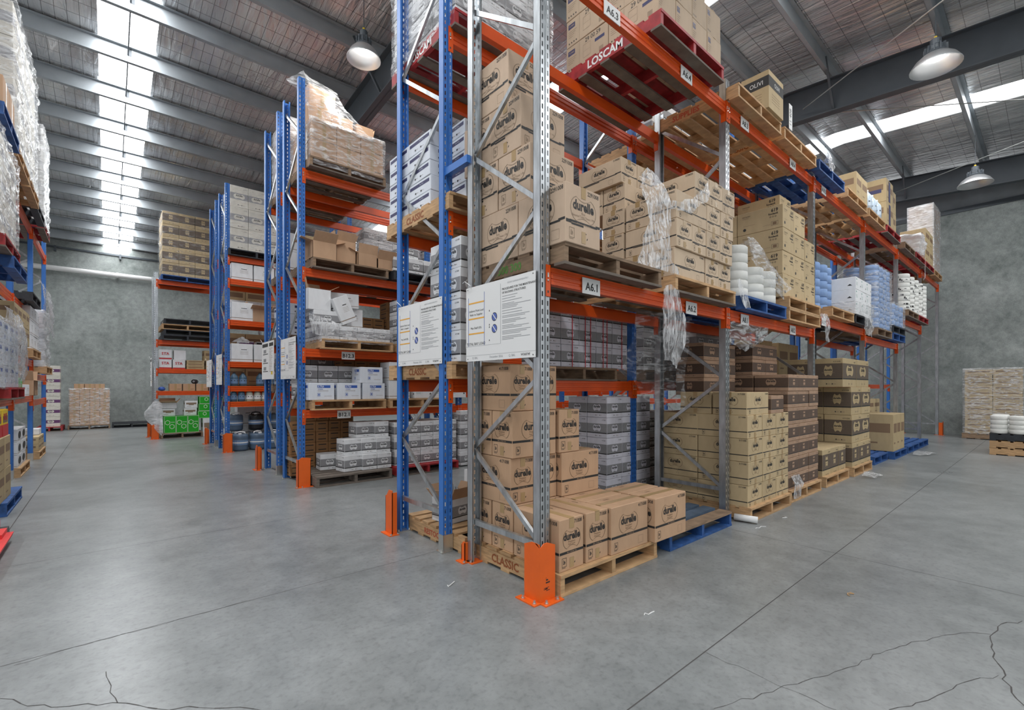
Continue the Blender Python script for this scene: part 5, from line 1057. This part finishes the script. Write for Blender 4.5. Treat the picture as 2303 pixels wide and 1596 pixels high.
lp('new', -3.2, 10.6, 0, 'pale pallet on the floor at the far end of the left rack'); lst('GC', -3.22, 10.7, PZ, 2, 2, 'small tan carton', 'floor at far left', (.4,.5,.14)); carton('X', -3.62, 11.25, PZ+.284, 'white opened carton on the small tan cartons at far left', 0, (.36,.4,.12))
lp('red', -3.04, 5.62, 1.25, 'red pallet on the first level of the left rack')
lst('B', -3.08, 4.62, 1.25+PZ, 5, 3, 'blue printed box', 'wrapped on the left red pallet', (.40,.40,.25)); [o.data.materials.__setitem__(0, BLUEP) for o in COL.objects if o.get('group') == 'blue printed box wrapped on the left red pallet' and o.data.materials[0] is M_BW and False]
wrap(-3.5,4.6,1.38,-3.07,6.66,2.16,'clear film round the blue printed boxes on the left rack',FILM,seed=31,amp=.03)
film([[(-3.02,4.9,2.24),(-3.0,5.6,2.23),(-3.04,6.3,2.15)],[(-2.98,5.0,2.1),(-2.97,5.9,2.08),(-3.0,6.7,1.98)],[(-3.0,5.4,1.9),(-2.98,6.0,1.8),(-3.0,6.5,1.75)],[(-3.02,5.6,1.6),(-3.0,6.1,1.5),(-3.02,6.5,1.45)]], 'ragged white film hanging from the left rack first level', FILMC, amp=.06, sc=5, n=7, seed=32)
green(-3.5, 6.85, 1.26, .38, .5, .27, 'bright green carton on the left rack first level'); lst('X', -3.15, 7.5, 1.26, 2, 1, 'white low box', 'left rack first level', (.4,.5,.18)); open_box(-3.32, 9.0, 1.26, .4, .5, .25, M_D, 'open brown carton with lid flaps on the left rack first level', 0, (60,-10,60,60))
lp('blue', -3.03, 5.75, 2.80-.09, 'blue pallet below the red pallet on the second level of the left rack') if 0 else lp('blue', -3.03, 5.75, 2.80, 'blue pallet below the red pallet on the second level of the left rack')
lp('red', -3.05, 5.30, 2.80+.147, 'red pallet on the blue pallet, second level of the left rack')
lst('CW', -3.08, 4.55, 2.80+.293, 4, 3, 'wrapped white grey carton', 'second level of left rack', (.45,.46,.36), 2); wrap(-4.0,4.52,3.06,-3.07,6.40,4.2,'shiny film round the white load on the left rack second level',FILM,seed=33,amp=.04)
lst('GC', -3.16, 7.0, 2.05, 4, 2, 'brown carton with black print', 'middle of left rack', (.42,.40,.26)); lp('old', -3.14, 6.95, 1.9, 'dark pallet in the middle of the left rack')
lst('X', -3.18, 9.0, 2.05, 3, 3, 'white carton', 'far middle of left rack', (.4,.42,.24)); lp('new', -3.14, 8.9, 1.9, 'pale pallet in the far middle of the left rack'); lp('new', -3.1, 10.6, 1.66, 'pale pallet toward the far end of the left rack'); lp('black', -3.12, 8.6, 2.80, 'black pallet on the second level, far part of the left rack')
lst('X', -3.16, 10.65, 1.81, 2, 3, 'white grey carton', 'far end of left rack', (.4,.5,.35)); wrap(-3.58,10.63,1.80,-3.15,11.7,2.9,'torn milky film round cartons at the far end of the left rack',FILMW,seed=34,amp=.06)
film([[(-3.1,9.2,3.25),(-3.06,10.0,3.2),(-3.1,10.8,3.1)],[(-3.06,9.6,3.0),(-3.02,10.2,2.9),(-3.05,11.0,2.85)],[(-3.08,10.0,2.6),(-3.05,10.4,2.5),(-3.06,11.2,2.4)]], 'ragged film hanging at the far second level of the left rack', FILMC, amp=.06, sc=5, n=7, seed=35)
lp('blue', -3.06, 5.3, 4.40, 'blue pallet on the top level of the left rack, nearest'); lst('P', -3.08, 5.45, 4.40+PZ, 2, 1, 'brown box', 'top level of left rack nearest', (.4,.42,.36))
lp('new', -3.08, 6.55, 4.40, 'pale pallet on the top level of the left rack, second'); lp('new', -3.08, 7.8, 4.40, 'pale pallet on the top level of the left rack, third'); lp('black', -3.1, 9.0, 4.40, 'black pallet on the top level of the left rack, fourth'); lp('red', -3.12, 10.3, 4.40, 'red pallet on the top level of the left rack, last')
lst('CW', -3.12, 6.55, 4.40+PZ, 5, 4, 'milky wrapped carton', 'top of left rack', (.45,.46,.46), 2); wrap(-4.04,6.5,4.5,-3.10,8.90,6.42,'shiny film round the tall white load on top of the left rack',FILM,seed=36,amp=.05)
lst('CW', -3.16, 10.35, 4.40+PZ, 2, 4, 'pale wrapped carton', 'last top load of left rack', (.45,.5,.45)); wrap(-3.62,10.3,4.5,-3.14,11.42,6.38,'milky film round the last tall load on the left rack',FILMW,seed=37,amp=.04)

# ---------------------------------------------------------------- loads that no part of the picture shows are left out
import zlib
DROP = {12410936, 15406563, 21367272, 32431361, 34909940, 49832772, 78957915, 122084278, 122722135, 125900973, 145952742, 154381919, 171890472, 178478563,
    194460441, 199357720, 205600661, 235079051, 264539148, 278877057, 285002613, 286009788, 289545913, 291301208, 333234212, 341728552, 379597116, 385527074,
    421636057, 424545748, 450177814, 459070987, 467568572, 513686005, 521948598, 536870384, 556636228, 566298922, 617127174, 617913379, 636562924, 653188627,
    667206654, 672366457, 678041181, 713938046, 716718090, 727390879, 737928524, 753495347, 781607571, 792093997, 811428009, 892314965, 906115538, 993163644,
    1001948222, 1002556140, 1046688054, 1076441859, 1093633460, 1098950756, 1119505247, 1121928481, 1135768449, 1153804692, 1207605019, 1223713567, 1238081892, 1241891807,
    1244645989, 1268524946, 1282111043, 1371614869, 1404788448, 1427535226, 1475152321, 1495172205, 1510465730, 1530695270, 1574766406, 1602873207, 1619642819, 1631424437,
    1656259068, 1663668977, 1684041127, 1686625242, 1687334787, 1691031780, 1715015388, 1746537093, 1757320664, 1784798679, 1799850450, 1803877677, 1825809795, 1833858347,
    1843075417, 1866916684, 1886177644, 1913769375, 1919909072, 1927137087, 1954282054, 1984456045, 2026836974, 2062404350, 2078297236, 2105259614, 2106197672, 2113376315,
    2146503402, 2160834750, 2168358989, 2178393761, 2189276990, 2191376010, 2206674419, 2209434396, 2245198067, 2284974659, 2294007433, 2320207082, 2324926380, 2367857054,
    2375501005, 2381550651, 2396170444, 2398410141, 2418324514, 2437318651, 2438591509, 2459131847, 2466312164, 2492231922, 2502085319, 2502438511, 2525112997, 2530761271,
    2542013499, 2554602360, 2594056977, 2626001950, 2646885827, 2665073990, 2668061251, 2714313884, 2722588809, 2737809335, 2754195110, 2780858879, 2819033530, 2830126313,
    2850938562, 2867284328, 2874870120, 2876430240, 2935215701, 2940530665, 2992251554, 3047252077, 3086545472, 3093583057, 3097060348, 3098113286, 3109563380, 3113769108,
    3119829314, 3123008306, 3129729825, 3153745435, 3206936943, 3238989005, 3262489128, 3298908671, 3307646520, 3316024872, 3322164896, 3355592901, 3365079937, 3404773769,
    3422005667, 3426375978, 3445925764, 3446405210, 3450331431, 3465215977, 3534216360, 3555303831, 3563800544, 3568056535, 3589712938, 3590455860, 3595340653, 3605261969,
    3610557958, 3641128533, 3650990411, 3655798842, 3657087918, 3663301325, 3698566322, 3705151090, 3715364176, 3718064794, 3719303613, 3741739627, 3744011204, 3760326095,
    3773142008, 3776743044, 3782349311, 3783984680, 3796403042, 3802894253, 3804335708, 3820655122, 3834497311, 3844134164, 3850841909, 3853801348, 3853913099, 3861203281,
    3867716253, 3871398624, 3889330436, 3889552265, 3893152507, 3941015430, 3993973432, 3998783527, 4017535661, 4021152826, 4044646378, 4055202005, 4081129444, 4090626753,
    4106739411, 4128635336, 4175455295, 4194599207, 4229360477, 4230306237, 4238276873, 4278005387}
for o in [o for o in COL.objects if o.parent is None and zlib.crc32(str(o.get('label', '')).encode()) in DROP]:
    for c in list(o.children_recursive) + [o]: bpy.data.objects.remove(c)
